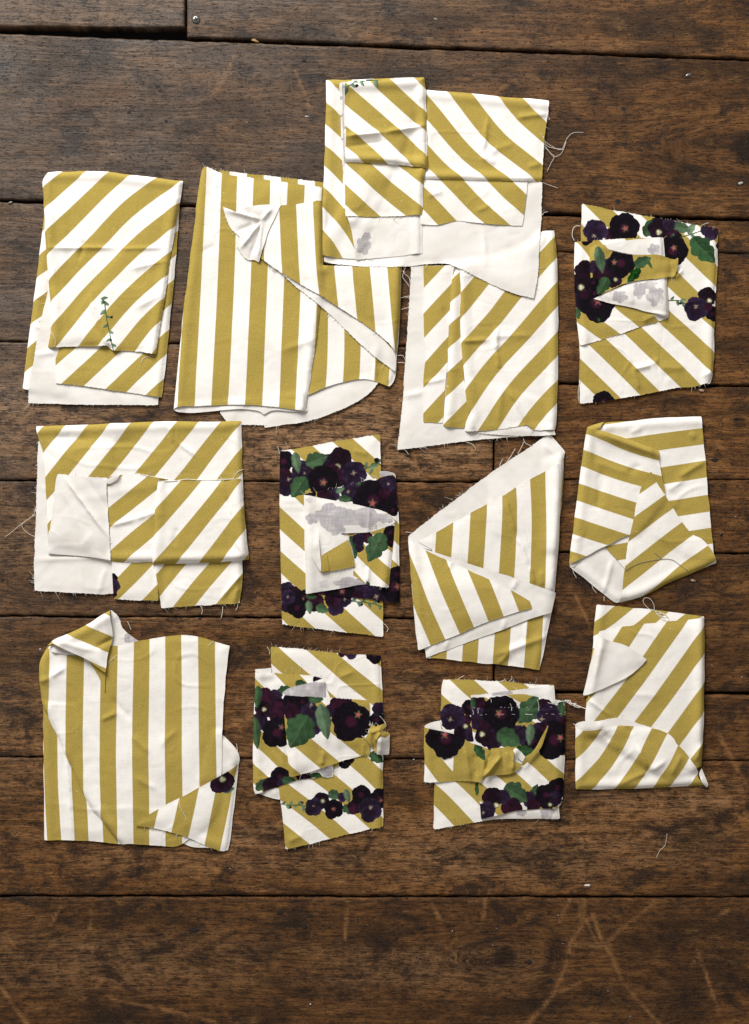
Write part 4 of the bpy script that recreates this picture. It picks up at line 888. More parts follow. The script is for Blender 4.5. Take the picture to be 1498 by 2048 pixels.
G.layer('floral_strap', [(365, 645), (600, 600), (900, 530), (1100, 480), (1215, 455), (1225, 700), (1248, 850), (1250, 1300), (1255, 1655), (1130, 1640), (900, 1610), (600, 1585), (400, 1570), (385, 1100)],
        [(1175, 840, 1), (1245, 920, 1), (1200, 1080, 1.5), (1250, 1130, 1.5), (1180, 1260, 2), (1248, 1310, 2), (1180, 1420, 2.5)], fold='R', fray='T', lift=2.4,
        decals=[flower(900, 620, 140, 'm', ctr=False), flower(420, 650, 60, 'k', ctr=False), flower(1090, 590, 100, 'm', ctr=False), flower(600, 650, 100, 'p', ctr=False), flower(540, 640, 60, 'm', ctr=False), flower(1200, 640, 120, 'p', .3, False), flower(790, 620, 90, 'p', .3, (775, 620)), leaf(700, 605, 45, -30, .4, .6, .1), leaf(910, 540, 60, -10, .25, .1), leaf(745, 690, 60, 0, .45, .15), flower(1010, 700, 195, 'k', .2, (1000, 728)), flower(1150, 540, 80, 'p', .1, (1145, 548)), flower(1110, 635, 55, 'm', ctr=False), flower(1190, 790, 60, 'k', ctr=False),
                flower(520, 1560, 120, 'k', ctr=False), flower(880, 1560, 110, 'p', ctr=False), flower(720, 1550, 130, 'k', .3, (718, 1545)), flower(1140, 1600, 120, 'm', ctr=False), flower(1040, 1590, 130, 'p', .2, (1035, 1595)), flower(1215, 1500, 170, 'k', .2, (1238, 1500)), flower(1230, 1390, 80, 'k', ctr=False), flower(850, 1600, 50, 'm', ctr=False), flower(400, 1560, 60, 'k', ctr=False)])
G.layer('reverse_pocket', [(362, 650), (520, 680), (800, 730), (1000, 770), (1130, 810), (1200, 880), (1210, 910), (1000, 1000), (700, 1010), (780, 1040), (830, 1400), (950, 1475), (700, 1520), (380, 1570), (375, 1300), (365, 900)], back=True, lift=2.2, fold='L',
        decals=[blob(440, 870, 65, 1, .9), blob(620, 850, 150, 1.1, .85), blob(900, 860, 170, 1.3, .6), blob(1130, 870, 80, 1, .6), blob(660, 960, 100, 1, .7), blob(800, 1470, 130, 1.3, .45), blob(560, 1480, 70, 1, .6, .5), blob(430, 700, 60, 1, .5, .6), blob(1000, 950, 60, 1, .5, .8)], crease=[(490, 960, 500, 1300, 1.5, 6), (980, 760, 960, 1000, 1.2, 4)], label='grey mottled reverse pocket')
G.layer('floral_flap', [(780, 1030), (960, 1000), (1120, 950), (1208, 912), (1190, 1150), (1150, 1515), (1050, 1500), (940, 1480), (820, 1390), (840, 1250)],
        [(1050, 1235, 1), (1172, 1320, 1), (960, 1360, 1.5), (1150, 1500, 1.5), (830, 1330, 2), (935, 1470, 2), (1110, 1130, .5), (1185, 1190, .5)], fray='B', lift=2.2, fold='R', crease=[(960, 1010, 970, 1200, 1.8, 5), (965, 1300, 950, 1470, 2.0, 5), (860, 1170, 950, 1330, 1.2, 6)],
        decals=[leaf(820, 1140, 110, 78, .3, .05), flower(1170, 1000, 70, 'k', ctr=False), flower(1175, 1090, 50, 'k', ctr=False), flower(945, 1040, 60, 'm', ctr=False), flower(880, 1140, 45, 'p', ctr=False), flower(870, 1070, 62, 'p', .2, False), leaf(1030, 1140, 150, 118, .42, .16), leaf(960, 1480, 30, 60, .4, 0)])
G.layer('mustard_tab', [(520, 1225), (600, 1165), (780, 1060), (815, 1180), (840, 1310), (700, 1345), (525, 1370)], MUST, fray='B', lift=2.5, label='small plain mustard tab')
G.layer('mustard_tab', [(520, 1225), (580, 1205), (600, 1355), (525, 1370)], MUST, lift=1.5, raise_=.8)
G.layer('torn_tab', [(465, 1060), (505, 1040), (512, 1110), (520, 1225), (522, 1362), (430, 1210)], back=True, lift=1.6, curl=[(470, 1120, 60, 2)])
G.thread([(118, 200), (128, 235), (138, 270)], .6); G.thread([(1100, 1845), (1130, 1870), (1145, 1900), (1132, 1925)], .6); G.finish()

# --- scrap with near level stripes and a pointed front flap
I_ = Bundle((1110, 810, 4.28), 'folded_fabric', 'loosely wrapped cloth, near-level stripes meeting a pointed slanting-stripe flap with a grey thread on it'); I_.start(740, 900)
I_.layer('striped_panel', [(380, 180), (420, 150), (600, 140), (900, 110), (1255, 95), (1262, 260), (1288, 480), (1300, 650), (1330, 1000), (1362, 1300), (1100, 1300), (600, 900), (360, 215)],
         [(600, 290, 0), (1258, 200, 0), (880, 385, .5), (1275, 335, .5), (905, 540, 1), (1285, 480, 1), (930, 672, 1.5), (1300, 610, 1.5), (985, 825, 2), (1310, 772, 2), (1050, 955, 2.5), (1320, 915, 2.5), (1155, 1075, 3), (1332, 1050, 3), (1340, 1185, 3.5)], fold='T', lift=2.4, wav=1.3,
         crease=[(1280, 480, 1050, 620, 2.4, 8), (1160, 240, 1200, 290, 1.6, 6), (640, 240, 740, 200, 1.5, 8), (960, 740, 1100, 640, 1.6, 8)], curl=[(400, 170, 60, 3)])
I_.layer('reverse_panel', [(118, 1370), (150, 1340), (270, 1270), (430, 1190), (620, 1400), (560, 1660), (545, 1692), (510, 1692), (440, 1640), (300, 1520), (140, 1400)], back=True, lift=1.8, crease=[(490, 1320, 410, 1620, 2.0, 5)], fold='B')
I_.layer('striped_panel', [(420, 1205), (560, 1130), (650, 1090), (650, 1250), (610, 1420)], [(435, 1210, 0), (632, 1172, 0), (530, 1330, .5), (605, 1320, .5)], lift=1.5)
I_.layer('striped_panel', [(275, 190), (340, 165), (420, 145), (385, 180), (365, 215), (600, 290), (885, 385), (885, 465), (905, 595), (935, 700), (945, 780), (700, 1100), (640, 1105), (440, 1200), (270, 1290), (150, 1345), (120, 1365), (130, 1250), (170, 950), (215, 600), (240, 380)],
         [(275, 260, .5), (880, 470, .5), (265, 385, 1), (905, 597, 1), (235, 520, 1.5), (725, 690, 1.5), (212, 675, 2), (690, 840, 2), (188, 825, 2.5), (665, 985, 2.5), (170, 955, 3), (620, 1105, 3), (150, 1105, 3.5), (440, 1195, 3.5), (133, 1250, 4), (260, 1295, 4), (590, 287, .08), (870, 382, .08), (340, 165, .15), (280, 195, .25), (410, 150, .12)], fold='TL', lift=3.2, wav=1.2,
         crease=[(400, 250, 880, 430, 3.0, 9), (400, 560, 360, 900, -2.2, 12), (330, 480, 640, 600, 1.4, 10), (620, 580, 730, 520, -1.5, 8)], curl=[(300, 200, 60, 3)])
I_.layer('pointed_flap', [(815, 572), (860, 665), (930, 760), (990, 860), (1080, 1000), (1170, 1110), (1250, 1140), (1300, 1195), (1360, 1290), (1378, 1355), (1340, 1365), (1200, 1425), (950, 1530), (750, 1640), (545, 1690), (570, 1580), (590, 1420), (610, 1250), (660, 1000), (690, 850), (730, 690), (765, 610)],
         [(710, 770, .5), (862, 667, .5), (683, 945, 1), (925, 770, 1), (643, 1160, 1.5), (1000, 888, 1.5), (607, 1365, 2), (1075, 1005, 2), (575, 1582, 2.5), (1170, 1115, 2.5), (900, 1525, 3), (1270, 1235, 3), (1200, 1430, 3.5), (1340, 1350, 3.5)], fold='B', lift=2.6, raise_=1, edge=2, curl=[(1320, 1290, 140, 3)])
I_.thread([(150, 1400), (160, 1440), (185, 1480)], .6); I_.thread([(315, 1530), (325, 1570), (355, 1610)], .6); I_.thread([(420, 1640), (420, 1680)], .6); I_.thread([(140, 1390), (180, 1365), (205, 1325)], .6); I_.finish()

# --- squarish scrap with a rolled corner
J_ = Bundle((50, 1200, 3.257), 'folded_fabric', 'squarish upright striped cloth with one rolled-over corner and a single pansy by its torn flap'); J_.start(720, 900)
J_.layer('striped_panel', [(118, 690), (122, 1100), (128, 1563), (320, 1565), (450, 1572), (625, 1590), (620, 1200), (300, 700)], [(120, 800, 0), (148, 1560, 0), (215, 900, .5), (245, 1560, .5), (300, 1050, 1), (320, 1565, 1), (395, 1250, 1.5), (410, 1565, 1.5), (510, 1420, 2), (515, 1570, 2)], fold='L', crease=[(270, 950, 310, 1560, 2, 6)])
J_.layer('reverse_panel', [(560, 62), (590, 85), (615, 115), (630, 170), (650, 200), (700, 240), (742, 270), (640, 330), (520, 330), (540, 200)], back=True, decals=[blob(690, 250, 50, 1, .8), blob(600, 130, 24, k=.6)], lift=2.5, fray='R')
J_.layer('reverse_panel', [(1250, 850), (1285, 872), (1340, 930), (1390, 990), (1398, 1050), (1385, 1085), (1280, 1160), (1150, 1180)], back=True, lift=1.5, fold='R')
J_.layer('reverse_panel', [(1000, 1560), (1085, 1530), (1270, 1580), (1270, 1620), (1180, 1613), (1080, 1612)], back=True, lift=1)
J_.layer('striped_panel', [(95, 430), (105, 370), (150, 300), (450, 300), (560, 297), (610, 295), (750, 265), (900, 240), (1040, 225), (1150, 240), (1250, 275), (1338, 295), (1320, 400), (1300, 600), (1285, 800), (1285, 1120), (1250, 1400), (1085, 1545), (1010, 1605), (900, 1605), (700, 1585), (620, 1592), (515, 1440), (410, 1330), (310, 1090), (215, 890), (160, 770), (118, 700), (97, 560)],
         [(165, 350, .5), (155, 740, .5), (272, 370, 1), (270, 950, 1), (388, 380, 1.5), (385, 1220, 1.5), (495, 520, 2), (490, 800, 2), (500, 1420, 2), (608, 320, 2.5), (600, 800, 2.5), (608, 1560, 2.5), (714, 300, 3), (698, 800, 3), (710, 1580, 3), (812, 280, 3.5), (806, 800, 3.5), (808, 1580, 3.5), (912, 260, 4), (912, 1000, 4), (915, 1590, 4),
          (1018, 250, 4.5), (1022, 1000, 4.5), (1025, 1595, 4.5), (1130, 250, 5), (1135, 900, 5), (1140, 1200, 5), (1240, 290, 5.5), (1250, 1100, 5.5)], fold='L', lift=3.2, wav=1.35,
         crease=[(170, 500, 260, 440, 2.5, 6), (100, 530, 165, 505, 2, 6), (500, 780, 600, 730, 2, 6), (700, 880, 820, 1000, 1.6, 8), (880, 950, 980, 850, 1.5, 8), (215, 900, 410, 1340, 2.4, 8), (720, 1150, 860, 1230, 1.4, 8), (410, 1350, 600, 1580, 1.6, 7), (560, 640, 700, 780, -1.2, 10)], curl=[(1060, 230, 120, 3), (430, 560, 110, -2)])
J_.layer('torn_flap', [(722, 1468), (740, 1435), (880, 1350), (1020, 1280), (1140, 1215), (1200, 1180), (1330, 1110), (1395, 1060), (1375, 1250), (1345, 1500), (1325, 1632), (1270, 1632), (1180, 1600), (1080, 1550), (950, 1505), (800, 1475)],
         [(720, 1450, 0), (877, 1350, .5), (848, 1480, .5), (1008, 1285, 1), (955, 1505, 1), (1135, 1217, 1.5), (1062, 1540, 1.5), (1248, 1250, 2), (1180, 1595, 2), (1345, 1230, 2.5), (1265, 1628, 2.5)], fold='R', fray='B', lift=2.4, decals=[leaf(1330, 1235, 40, -20, .35, .4, .1), flower(1285, 1180, 82, 'd', .5, (1288, 1165))], crease=[(1000, 1300, 1060, 1500, 1.0, 7)])
J_.layer('striped_sliver', [(400, 370), (440, 375), (535, 470), (528, 520), (522, 600), (500, 540), (470, 470)], MUST, lift=1.5, raise_=1)
J_.layer('reverse_panel', [(150, 312), (165, 292), (200, 285), (275, 320), (395, 362), (330, 358), (240, 350), (175, 338)], back=True, lift=2, fold='L')
J_.layer('rolled_corner', [(148, 300), (170, 272), (200, 250), (270, 225), (400, 165), (500, 98), (560, 62), (570, 150), (583, 240), (545, 350), (530, 470), (420, 390), (370, 360), (260, 315), (190, 282)],
         [(530, 82, .5), (572, 100, .5), (395, 166, 1), (580, 247, 1), (272, 232, 1.5), (470, 308, 1.5), (195, 268, 2), (380, 358, 2)], fold='T', lift=5, raise_=3, crease=[(470, 305, 580, 245, -2.5, 5), (200, 262, 470, 330, 2, 9)], curl=[(545, 110, 80, 5), (300, 260, 110, 4)], label='rolled-over striped corner')
J_.thread([(540, 420), (560, 395), (600, 360)], .5); J_.thread([(668, 140), (680, 165), (692, 195)], .6); J_.thread([(1378, 935), (1382, 960), (1384, 985)], .6)
J_.thread([(1008, 1285), (1015, 1340), (1045, 1400), (1055, 1430)], .5); J_.thread([(1230, 265), (1215, 280), (1198, 298)], .5); J_.finish()

# --- floral scrap with a broad strap and a crumpled torn end
K = Bundle((480, 1270, 4.539), 'folded_fabric', 'pansy printed cloth with a broad strap across it ending in a crumpled torn knot'); K.start(720, 1000)
K.layer('floral_panel', [(278, 105), (450, 115), (700, 145), (1000, 175), (1280, 185), (1285, 300), (1295, 600), (1298, 960), (300, 960)],
        [(885, 170, 0), (1290, 495, 0), (612, 148, .5), (900, 400, .5), (1210, 640, .5), (350, 108, 1), (655, 365, 1), (283, 258, 1.5), (370, 340, 1.5)], fold='R', fray='T', lift=2.2, crease=[(900, 380, 1040, 330, 1.4, 8)],
        decals=[flower(1010, 150, 70, 'p', ctr=False), flower(930, 150, 50, 'm', ctr=False), flower(1225, 175, 85, 'k', ctr=False), flower(1245, 770, 75, 'k', ctr=False), flower(1260, 670, 65, 'p', .3, False), leaf(1300, 1000, 30, 0)])
K.layer('reverse_corner', [(150, 1430), (340, 1380), (375, 1400), (365, 1495), (250, 1475)], back=True, decals=[blob(280, 1450, 90, 1.2, .4, .5)], lift=1)
K.layer('floral_panel', [(300, 900), (1298, 900), (1300, 1735), (1100, 1780), (850, 1840), (600, 1905), (415, 1945), (395, 1700), (355, 1400)],
        [(1180, 1110, 2), (1300, 1240, 2), (1000, 1200, 2.5), (1215, 1400, 2.5), (850, 1250, 3), (1040, 1400, 3), (660, 1320, 3.5), (1050, 1640, 3.5), (1185, 1760, 3.5), (480, 1380, 4), (980, 1795, 4), (375, 1510, 4.5), (510, 1600, 4.5), (815, 1850, 4.5), (395, 1700, 5), (630, 1890, 5)], fold='R', fray='B', lift=2.2, crease=[(430, 1870, 560, 1820, 1.4, 8)],
        decals=[leaf(1240, 1110, 75, 35, .45, .08), flower(950, 1120, 90, 'k', ctr=False), leaf(860, 1450, 62, 20, .5, .2), flower(930, 1470, 45, 'p', ctr=False), leaf(975, 1460, 65, 75, .36, .5, .1), leaf(985, 1585, 62, 40, .45, .12), flower(1040, 1560, 70, 'm', .3, (1028, 1550)), flower(1270, 1480, 95, 'k', .1, (1282, 1500)), flower(1100, 1450, 92, 'k', .3, False), flower(740, 1500, 78, 'd', .2, (752, 1505)), flower(850, 1580, 92, 'k', .1, (848, 1578)), flower(1180, 1585, 112, 'p', .4, (1185, 1565)), flower(670, 1560, 85, 'p', .3, (668, 1550)), sprig([(375, 1530), (450, 1545), (520, 1540), (600, 1548)], 6, .85, 26)])
K.layer('reverse_corner', [(135, 312), (180, 305), (285, 295), (290, 370), (165, 380)], back=True, decals=[blob(230, 320, 40, 1.3, .6, .5)], lift=1)
K.layer('floral_pocket', [(138, 330), (165, 350), (300, 343), (500, 355), (665, 370), (760, 400), (900, 800), (900, 1180), (740, 1290), (560, 1300), (300, 1385), (140, 1445), (115, 1380), (118, 1000), (130, 600)],
        [(150, 1000, 1.5), (385, 1205, 1.5), (215, 900, 1), (430, 1110, 1), (120, 1165, 2), (262, 1300, 2), (118, 1330, 2.5), (560, 368, -1), (310, 345, -.5), (420, 460, -.5), (140, 385, 0), (220, 480, 0)], fold='L', fray='TB', lift=2.4, crease=[(380, 700, 400, 1200, 1.5, 8)],
        decals=[leaf(560, 440, 60, 10, .4, .1), leaf(410, 500, 75, -15, .42, .12), flower(710, 400, 50, 'k', ctr=False), flower(320, 560, 70, 'p', ctr=False), flower(370, 620, 50, 'k', ctr=False), flower(220, 560, 90, 'm', ctr=False), flower(175, 780, 80, 'p', ctr=False), flower(350, 700, 110, 'm', ctr=False), flower(215, 680, 85, 'd', .2, (220, 672)), flower(340, 880, 145, 'k', .2, (380, 830)), leaf(160, 560, 105, 95, .28, .1, .1), leaf(148, 890, 150, 85, .22, .12, .1), leaf(195, 1355, 70, -50, .4, .15), flower(365, 1280, 90, 'k', .3, False), flower(280, 1370, 85, 'd', .1, False), flower(385, 1345, 50, 'p', ctr=False), leaf(450, 1320, 70, 10, .4, .12), flower(580, 1280, 70, 'k', ctr=False), leaf(700, 1270, 60, 0, .3, 0)])
K.layer('reverse_twist', [(385, 520), (440, 480), (500, 460), (640, 430), (765, 392), (772, 470), (780, 570), (620, 580), (400, 560)], back=True, decals=[blob(600, 500, 230, 1.2, .5)], lift=2.2, curl=[(740, 430, 70, 4)], g=2.3, label='grey reverse side turned out in a twist')
K.layer('reverse_corner', [(700, 1180), (840, 1160), (848, 1285), (780, 1292), (735, 1270)], back=True, decals=[blob(790, 1240, 60)], lift=1.4)
K.layer('floral_strap', [(390, 540), (620, 555), (780, 560), (1000, 575), (1170, 595), (1175, 800), (1183, 1085), (1050, 1110), (900, 1150), (740, 1200), (600, 1245), (450, 1280), (440, 1150), (430, 1000), (410, 780)],
        [(830, 885, .5), (1085, 1090, .5), (640, 920, 1), (890, 1145, 1), (530, 1045, 1.5), (740, 1195, 1.5), (440, 1135, 2), (548, 1262, 2), (1180, 950, 0)], fold='L', fray='TB', lift=2.8, crease=[(780, 570, 790, 980, 1.5, 6), (740, 1180, 760, 1040, 2.2, 6), (1115, 980, 1120, 1090, 1.2, 4)], edge=2,
        decals=[leaf(690, 575, 75, 0, .4, .12), flower(930, 610, 90, 'm', ctr=False), flower(820, 680, 60, 'p', ctr=False), flower(490, 620, 110, 'k', ctr=False), flower(480, 680, 90, 'm', ctr=False), flower(570, 600, 70, 'k', ctr=False), flower(690, 830, 65, 'p', ctr=False), flower(640, 700, 95, 'p', .3, (645, 630)), flower(870, 620, 60, 'm', ctr=False), flower(1010, 780, 185, 'k', .35, (1072, 720)), leaf(540, 870, 165, 120, .55, .10), leaf(765, 780, 165, 78, .30, .42, .12)])
K.layer('torn_knot', [(1140, 930), (1165, 890), (1190, 800), (1225, 825), (1260, 815), (1325, 800), (1320, 830), (1285, 865), (1340, 875), (1362, 890), (1352, 1082), (1240, 1075), (1190, 1000)], MUST, lift=3, raise_=2, g=2.2, fray='TL', crease=[(1180, 880, 1290, 840, 4, 5), (1230, 960, 1270, 870, 4, 4), (1200, 900, 1230, 1060, -3, 5)], curl=[(1300, 900, 50, 4)], label='crumpled mustard torn end')
K.layer('torn_knot', [(1238, 950), (1272, 905), (1320, 925), (1362, 897), (1350, 1082), (1240, 1078)], back=True, lift=2, g=2.4, crease=[(1280, 920, 1270, 1070, 2, 6)])
K.thread([(1270, 735), (1300, 770), (1328, 815), (1315, 840)], .7); K.thread([(247, 108), (265, 140), (270, 175)], .6); K.thread([(1105, 910), (1125, 925), (1145, 935)], .6); K.thread([(1180, 800), (1200, 812), (1205, 790)], .5); K.finish()

# --- squarish scrap to be read by its overlocked edge and thread chain comes after its neighbour
Mb = Bundle((1120, 1180, 4.539), 'folded_fabric', 'striped cloth with a cream corner curled back and a rounded pocket flap'); Mb.start(760, 950)
Mb.layer('striped_panel', [(332, 132), (600, 155), (870, 180), (1100, 215), (1308, 240), (1305, 330), (1308, 700), (1305, 1000), (1290, 1400), (1280, 1600), (1000, 1700), (225, 1250), (225, 1150), (240, 1000), (290, 600), (310, 330)],
         [(450, 150, 0), (315, 305, 0), (640, 165, .5), (475, 335, .5), (850, 180, 1), (715, 305, 1), (970, 200, 1.5), (330, 1000, 3.5), (300, 1180, 4)], fold='RL', lift=2.4)
Mb.layer('striped_panel', [(345, 372), (480, 345), (600, 325), (760, 305), (960, 285), (1160, 268), (1306, 244), (1308, 700), (1300, 1000), (1290, 1400), (1285, 1590), (1000, 1700), (300, 1300), (228, 1180), (234, 1050), (260, 930), (330, 600)],
         [(555, 330, 0), (480, 465, 0), (745, 312, .5), (620, 510, .5), (965, 290, 1), (755, 600, 1), (300, 1180, 1), (1160, 275, 1.5), (830, 730, 1.5), (530, 1150, 1.5), (1305, 310, 2), (1000, 740, 2), (680, 1175, 2), (1305, 560, 2.5), (830, 1235, 2.5), (1300, 840, 3), (985, 1275, 3), (1300, 1090, 3.5), (1080, 1395, 3.5), (1285, 1390, 4), (1190, 1550, 4), (1285, 1600, 4.5)],
         fold='R', lift=2.4, crease=[(1290, 1380, 1200, 1560, 2.2, 7), (640, 940, 900, 960, .9, 10), (230, 980, 460, 1140, 1.6, 4)])
Mb.layer('curled_corner', [(350, 378), (380, 435), (470, 465), (580, 495), (660, 540), (780, 625), (720, 700), (600, 790), (400, 880), (210, 957), (240, 830), (290, 600), (335, 440)], back=True, lift=3, fold='L', edge=3, crease=[(370, 450, 300, 800, 2.5, 8)], curl=[(770, 630, 110, 2), (350, 400, 70, 4)], label='cream reverse corner curled back')
Mb.layer('reverse_edge', [(132, 1215), (200, 1190), (350, 1180), (500, 1155), (600, 1165), (680, 1200), (830, 1245), (860, 1300), (500, 1300), (200, 1320), (142, 1300)], back=True, fray='T', lift=2, crease=[(355, 1190, 360, 1250, 1.5, 5)])
Mb.layer('pocket_flap', [(138, 1228), (165, 1255), (220, 1272), (300, 1268), (380, 1245), (500, 1222), (650, 1225), (830, 1250), (980, 1290), (1035, 1350), (1045, 1390), (1130, 1460), (1190, 1550), (1255, 1650), (1250, 1700), (1290, 1740), (1300, 1775), (1150, 1780), (850, 1795), (600, 1805), (140, 1810), (138, 1500)],
         [(225, 1275, 0), (140, 1340, 0), (380, 1250, .5), (300, 1400, .5), (150, 1510, .5), (500, 1230, 1), (440, 1370, 1), (330, 1560, 1), (145, 1720, 1), (650, 1228, 1.5), (600, 1360, 1.5), (300, 1800, 1.5), (825, 1255, 2), (720, 1470, 2), (500, 1790, 2), (975, 1305, 2.5), (800, 1620, 2.5), (670, 1800, 2.5), (1050, 1395, 3), (1010, 1560, 3), (865, 1790, 3), (1155, 1520, 3.5), (960, 1770, 3.5), (1250, 1680, 4), (1155, 1780, 4)],
         fold='LB', lift=3, edge=2, wav=1.3, crease=[(690, 1400, 790, 1640, 2.6, 5), (790, 1640, 520, 1760, 2.2, 7), (800, 1640, 950, 1540, 1.8, 7), (450, 1370, 400, 1290, -1.8, 8), (1000, 1680, 1090, 1480, 2, 8), (600, 1240, 640, 1300, -1.5, 5)])
Mb.layer('torn_tab', [(1255, 1660), (1285, 1610), (1320, 1700), (1345, 1768), (1330, 1792), (1275, 1745)], back=True, lift=1.5, raise_=.8, g=2.2, crease=[(1265, 1690, 1330, 1780, 2, 3)])
Mb.thread([(855, 185), (850, 130), (815, 80), (770, 72), (755, 110), (800, 165), (860, 190), (920, 205), (970, 235), (985, 275), (930, 270), (885, 225), (865, 195)], .55); Mb.thread([(860, 190), (910, 240), (975, 245), (900, 205), (950, 270), (990, 285), (960, 225), (880, 215), (930, 250)], .5)
Mb.thread([(120, 1210), (135, 1225), (150, 1230)], .6); Mb.finish()

L_ = Bundle((820, 1330, 4.049), 'folded_fabric', 'small square pansy printed cloth with a stitched edge and a thread chain trailing from it'); L_.start(680, 700)
L_.layer('floral_panel', [(265, 115), (500, 120), (800, 130), (950, 155), (1165, 158), (1172, 270), (1200, 1100), (1210, 1240), (1000, 1235), (850, 1235), (700, 1240), (400, 1300), (190, 1328), (195, 950), (245, 600), (250, 200)],
         [(545, 128, 1), (620, 215, 1), (345, 122, 1.5), (485, 280, 1.5), (250, 235, 2), (310, 310, 2), (735, 150, .5), (780, 195, .5), (940, 165, 0), (225, 960, 5), (520, 1285, 5), (192, 1142, 5.5), (355, 1308, 5.5), (380, 945, 4.5), (555, 1115, 4.5)], fold='R', fray='TB', lift=2.2,
         decals=[flower(480, 340, 65, 'k', ctr=False), flower(430, 540, 80, 'd', .2, (448, 492)), flower(460, 440, 40, 'm', ctr=False), flower(500, 560, 60, 'p', ctr=False), flower(340, 415, 108, 'p', .2, (325, 438)), leaf(545, 1000, 60, 95, .25, .05)])
L_.layer('reverse_panel', [(560, 1200), (700, 1190), (860, 1150), (1200, 1120), (1212, 1242), (1000, 1242), (850, 1238), (700, 1248), (575, 1252)], back=True, decals=[blob(900, 1190, 45, 1, .8), blob(1110, 1190, 70, .9, .9)], lift=1.3)
L_.layer('reverse_edge', [(490, 245), (640, 225), (820, 205), (1165, 163), (1175, 290), (900, 280), (640, 280), (500, 268)], back=True, decals=[blob(740, 225, 80, 1.2, .5)], lift=1.3, fray='T')
L_.layer('floral_panel', [(490, 262), (640, 250), (900, 228), (960, 240), (1040, 255), (1180, 280), (1257, 290), (1255, 600), (1250, 900), (1230, 1110), (1200, 1150), (1000, 1165), (860, 1170), (700, 1215), (575, 1245), (560, 1100), (540, 700), (495, 500)],
         [(1060, 700, 1), (1250, 885, 1), (960, 775, 1.5), (1130, 950, 1.5), (835, 870, 2), (985, 1005, 2), (725, 895, 2.5), (790, 960, 2.5), (575, 945, 3), (640, 1020, 3), (940, 235, -1), (800, 240, -.5), (600, 260, 0)], fold='R', lift=2.4, fray='T', crease=[(500, 345, 1250, 345, -.8, 4)],
         decals=[flower(550, 320, 75, 'm', ctr=False), leaf(505, 310, 55, 85, .3, .1), flower(1080, 340, 75, 'm', ctr=False), flower(540, 430, 90, 'p', ctr=False), flower(1190, 450, 80, 'm', ctr=False), leaf(1225, 340, 75, -80, .4, .15), leaf(1000, 285, 60, -60, .45, .12), flower(980, 620, 90, 'k', ctr=False), flower(1040, 540, 80, 'p', ctr=False), flower(890, 560, 80, 'p', ctr=(905, 482)), flower(680, 520, 110, 'm', ctr=False), leaf(950, 380, 115, 130, .52, .15), flower(1120, 400, 100, 'p', .2, (1065, 432)), flower(735, 395, 158, 'k', .25, (718, 390)), flower(670, 620, 80, 'p', ctr=False), flower(610, 570, 90, 'd', .2, (582, 556)), flower(600, 490, 45, 'm', ctr=False), leaf(800, 590, 105, 30, .5, .12), leaf(925, 690, 85, 0, .35, .02), leaf(970, 560, 90, 95, .28, .5, .1), flower(1165, 600, 160, 'k', .3, (1215, 585)), flower(1080, 500, 45, 'm', ctr=False),
                 leaf(1010, 1010, 55, -70, .42, .15), flower(960, 1080, 65, 'p', ctr=False), leaf(855, 1035, 110, 35, .52, .14), flower(1100, 1050, 95, 'k', ctr=False), flower(1195, 990, 85, 'k', ctr=False), flower(1170, 1080, 65, 'p', ctr=False), flower(1110, 1120, 60, 'd', .1, (1130, 1125)), flower(820, 1150, 90, 'm', ctr=False), flower(750, 1060, 60, 'p', ctr=False), flower(665, 1070, 88, 'd', .3, (697, 1130)), flower(615, 1175, 78, 'p', .3, (590, 1190)), flower(1000, 1140, 60, 'm', ctr=False)])
L_.layer('reverse_edge', [(115, 490), (150, 468), (245, 448), (250, 515), (345, 545), (200, 560), (118, 520)], back=True, lift=2, raise_=1)
L_.layer('floral_wing', [(115, 505), (200, 520), (340, 550), (420, 580), (480, 625), (540, 640), (620, 670), (645, 690), (610, 760), (595, 850), (570, 945), (400, 935), (200, 945), (115, 945), (115, 700)], MUST, fray='B', fold='L', lift=2.6, crease=[(440, 650, 490, 930, 2.6, 6), (600, 720, 580, 930, 2.5, 6), (520, 700, 540, 900, -2, 7)], edge=2.4,
         decals=[patch([(112, 790), (230, 950), (112, 955)], WHITE), patch([(235, 730), (352, 745), (347, 862)], WHITE), leaf(565, 700, 75, 60, .35, .05), flower(285, 590, 165, 'k', .25, (280, 560))])
L_.layer('crumpled_band', [(585, 930), (592, 850), (620, 740), (650, 665), (760, 658), (840, 690), (828, 770), (905, 800), (860, 850), (820, 870), (700, 885), (630, 888), (600, 915)], MUST, lift=3, raise_=1, fray='B', g=2.4, crease=[(590, 900, 730, 730, 5, 5), (640, 700, 600, 860, -3, 5), (830, 690, 825, 860, 3, 4), (740, 680, 760, 860, -1.5, 6)], label='crumpled plain mustard band')
L_.layer('torn_tab', [(825, 682), (850, 658), (890, 690), (930, 738), (905, 778), (860, 735)], back=True, lift=2, raise_=1, g=2.2, curl=[(860, 680, 40, 3)])
L_.layer('curled_edge', [(895, 785), (960, 722), (1020, 650), (1060, 560), (1112, 478), (1088, 580), (1052, 680), (962, 762), (905, 808)], MUST, lift=4, raise_=4, g=2.2, curl=[(1090, 520, 60, 4)])
st = []
for y0, y1 in ((345, 335), (402, 392)):
    x = 505
    while x < 1240:
        ln = random.uniform(10, 30); yy = y0+(y1-y0)*(x-500)/750+3*math.sin(x*.05)
        (random.random() < .6) and L_.thread([(x, yy), (x+ln/2, yy-1), (x+ln, yy+random.uniform(-4, 4))], .2, 'stitch', .2, mat=M_STITCH); x += ln+random.uniform(12, 34)
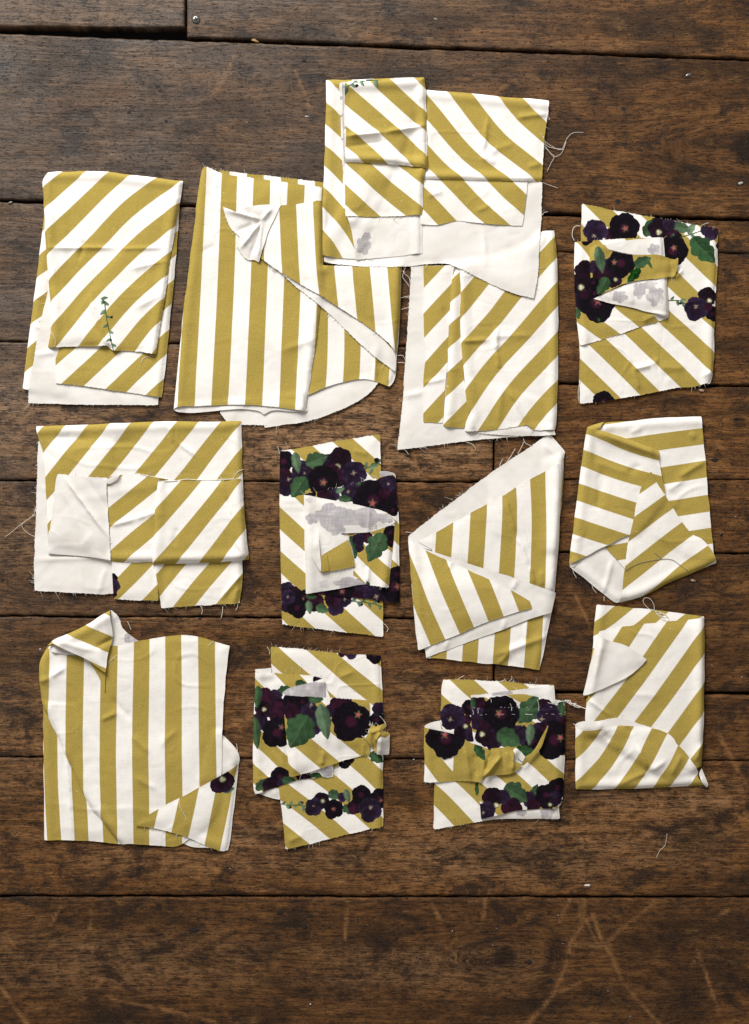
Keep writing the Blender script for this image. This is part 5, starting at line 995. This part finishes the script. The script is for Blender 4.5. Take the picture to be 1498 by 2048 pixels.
for (x, y, a, b) in [(545, 350, 548, 390), (1030, 275, 1040, 370), (810, 310, 822, 370), (505, 360, 510, 400), (1110, 300, 1190, 320), (1240, 300, 1245, 330), (930, 395, 990, 400), (650, 270, 655, 300)]:
    L_.thread([(x, y), ((x+a)/2+4, (y+b)/2), (a, b)], .45, 'loose_thread', .4, mat=M_STITCH)
L_.thread([(1190, 300), (1240, 290), (1290, 300), (1330, 320), (1370, 335), (1425, 355)], .8, 'thread_chain', mat=M_STITCH); L_.thread([(1255, 285), (1300, 290), (1290, 315), (1345, 310), (1330, 335), (1380, 345)], .7, 'thread_chain', mat=M_STITCH); L_.thread([(1270, 300), (1310, 325), (1350, 325), (1420, 352)], .5, 'thread_chain', mat=M_STITCH)
L_.thread([(385, 118), (410, 100), (440, 85)], .5); L_.thread([(800, 135), (825, 110), (822, 88)], .5); L_.thread([(720, 140), (750, 125), (780, 122)], .5); L_.finish()

# ------------------------------------------------------------------ loose threads lying on their own
I_.thread([(595, 1415), (700, 1360), (800, 1335), (920, 1318), (1000, 1325), (1060, 1365), (1130, 1420)], .5, top=1, lift=.9, label='wavy grey thread lying across the slanted stripes of a pointed flap', mat=thread_mat('grey_thread', (.27, .24, .20)))
I_.thread([(848, 1262), (875, 1290), (912, 1318)], .45, top=1, lift=.9, label='short thread end beside the wavy grey thread on a striped flap', mat=bpy.data.materials['grey_thread'])
Z0 = Bundle((0, 0, 1), 'x', 'x')
Z0.thread([(1312, 1716), (1320, 1700), (1330, 1690), (1334, 1667)], .36, top=1, label='pale thread wisp lying on the bare dark boards')
# pale crumbs caught on the boards
def crumb(x, y, r, col, name, label):
    V, F = [], []; n = 7
    for j, (k, h) in enumerate(((1, 0), (.8, .5), (.35, .8))):
        for i in range(n):
            a = 2*math.pi*i/n; q = r*k*(1+.35*random.uniform(-1, 1)); V.append((q*1.9*math.cos(a)*S, q*.8*math.sin(a)*S, h*r*.5*S))
    for j in range(2):
        for i in range(n): F.append((j*n+i, j*n+(i+1) % n, (j+1)*n+(i+1) % n, (j+1)*n+i))
    F.append(tuple(range(2*n, 3*n))); F.append(tuple(range(n))[::-1])
    X, Y, _ = w3(x, y, 0); o = mesh_obj(name, V, F, [plain_mat('crumb_'+name, col, .7)], None, smooth=False, loc=(X, Y, -1.2*S))
    o.rotation_euler = (0, 0, random.uniform(-.5, .5)); o['label'] = label; o['category'] = 'debris'
    return o
crumb(1175, 1771, 2.8, (.75, .70, .68), 'plaster_crumb', 'white crumb resting by the seam of the lowest boards')
crumb(1481, 366, 3.4, (.42, .42, .42), 'paint_fleck', 'grey paint fleck stuck beside the big knot')
crumb(1386, 1161, 2.6, (.42, .30, .20), 'wood_splinter', 'tan splinter lying under the pointed flap of loosely wrapped cloth')
crumb(1404, 781, 3.2, (.38, .25, .18), 'lint_tuft', 'pinkish lint tuft below the corner of pansy printed cloth')
crumb(510, 81, 4, (.35, .22, .07), 'grit_crumb', 'tan grit crumb lodged in the seam near the screw')
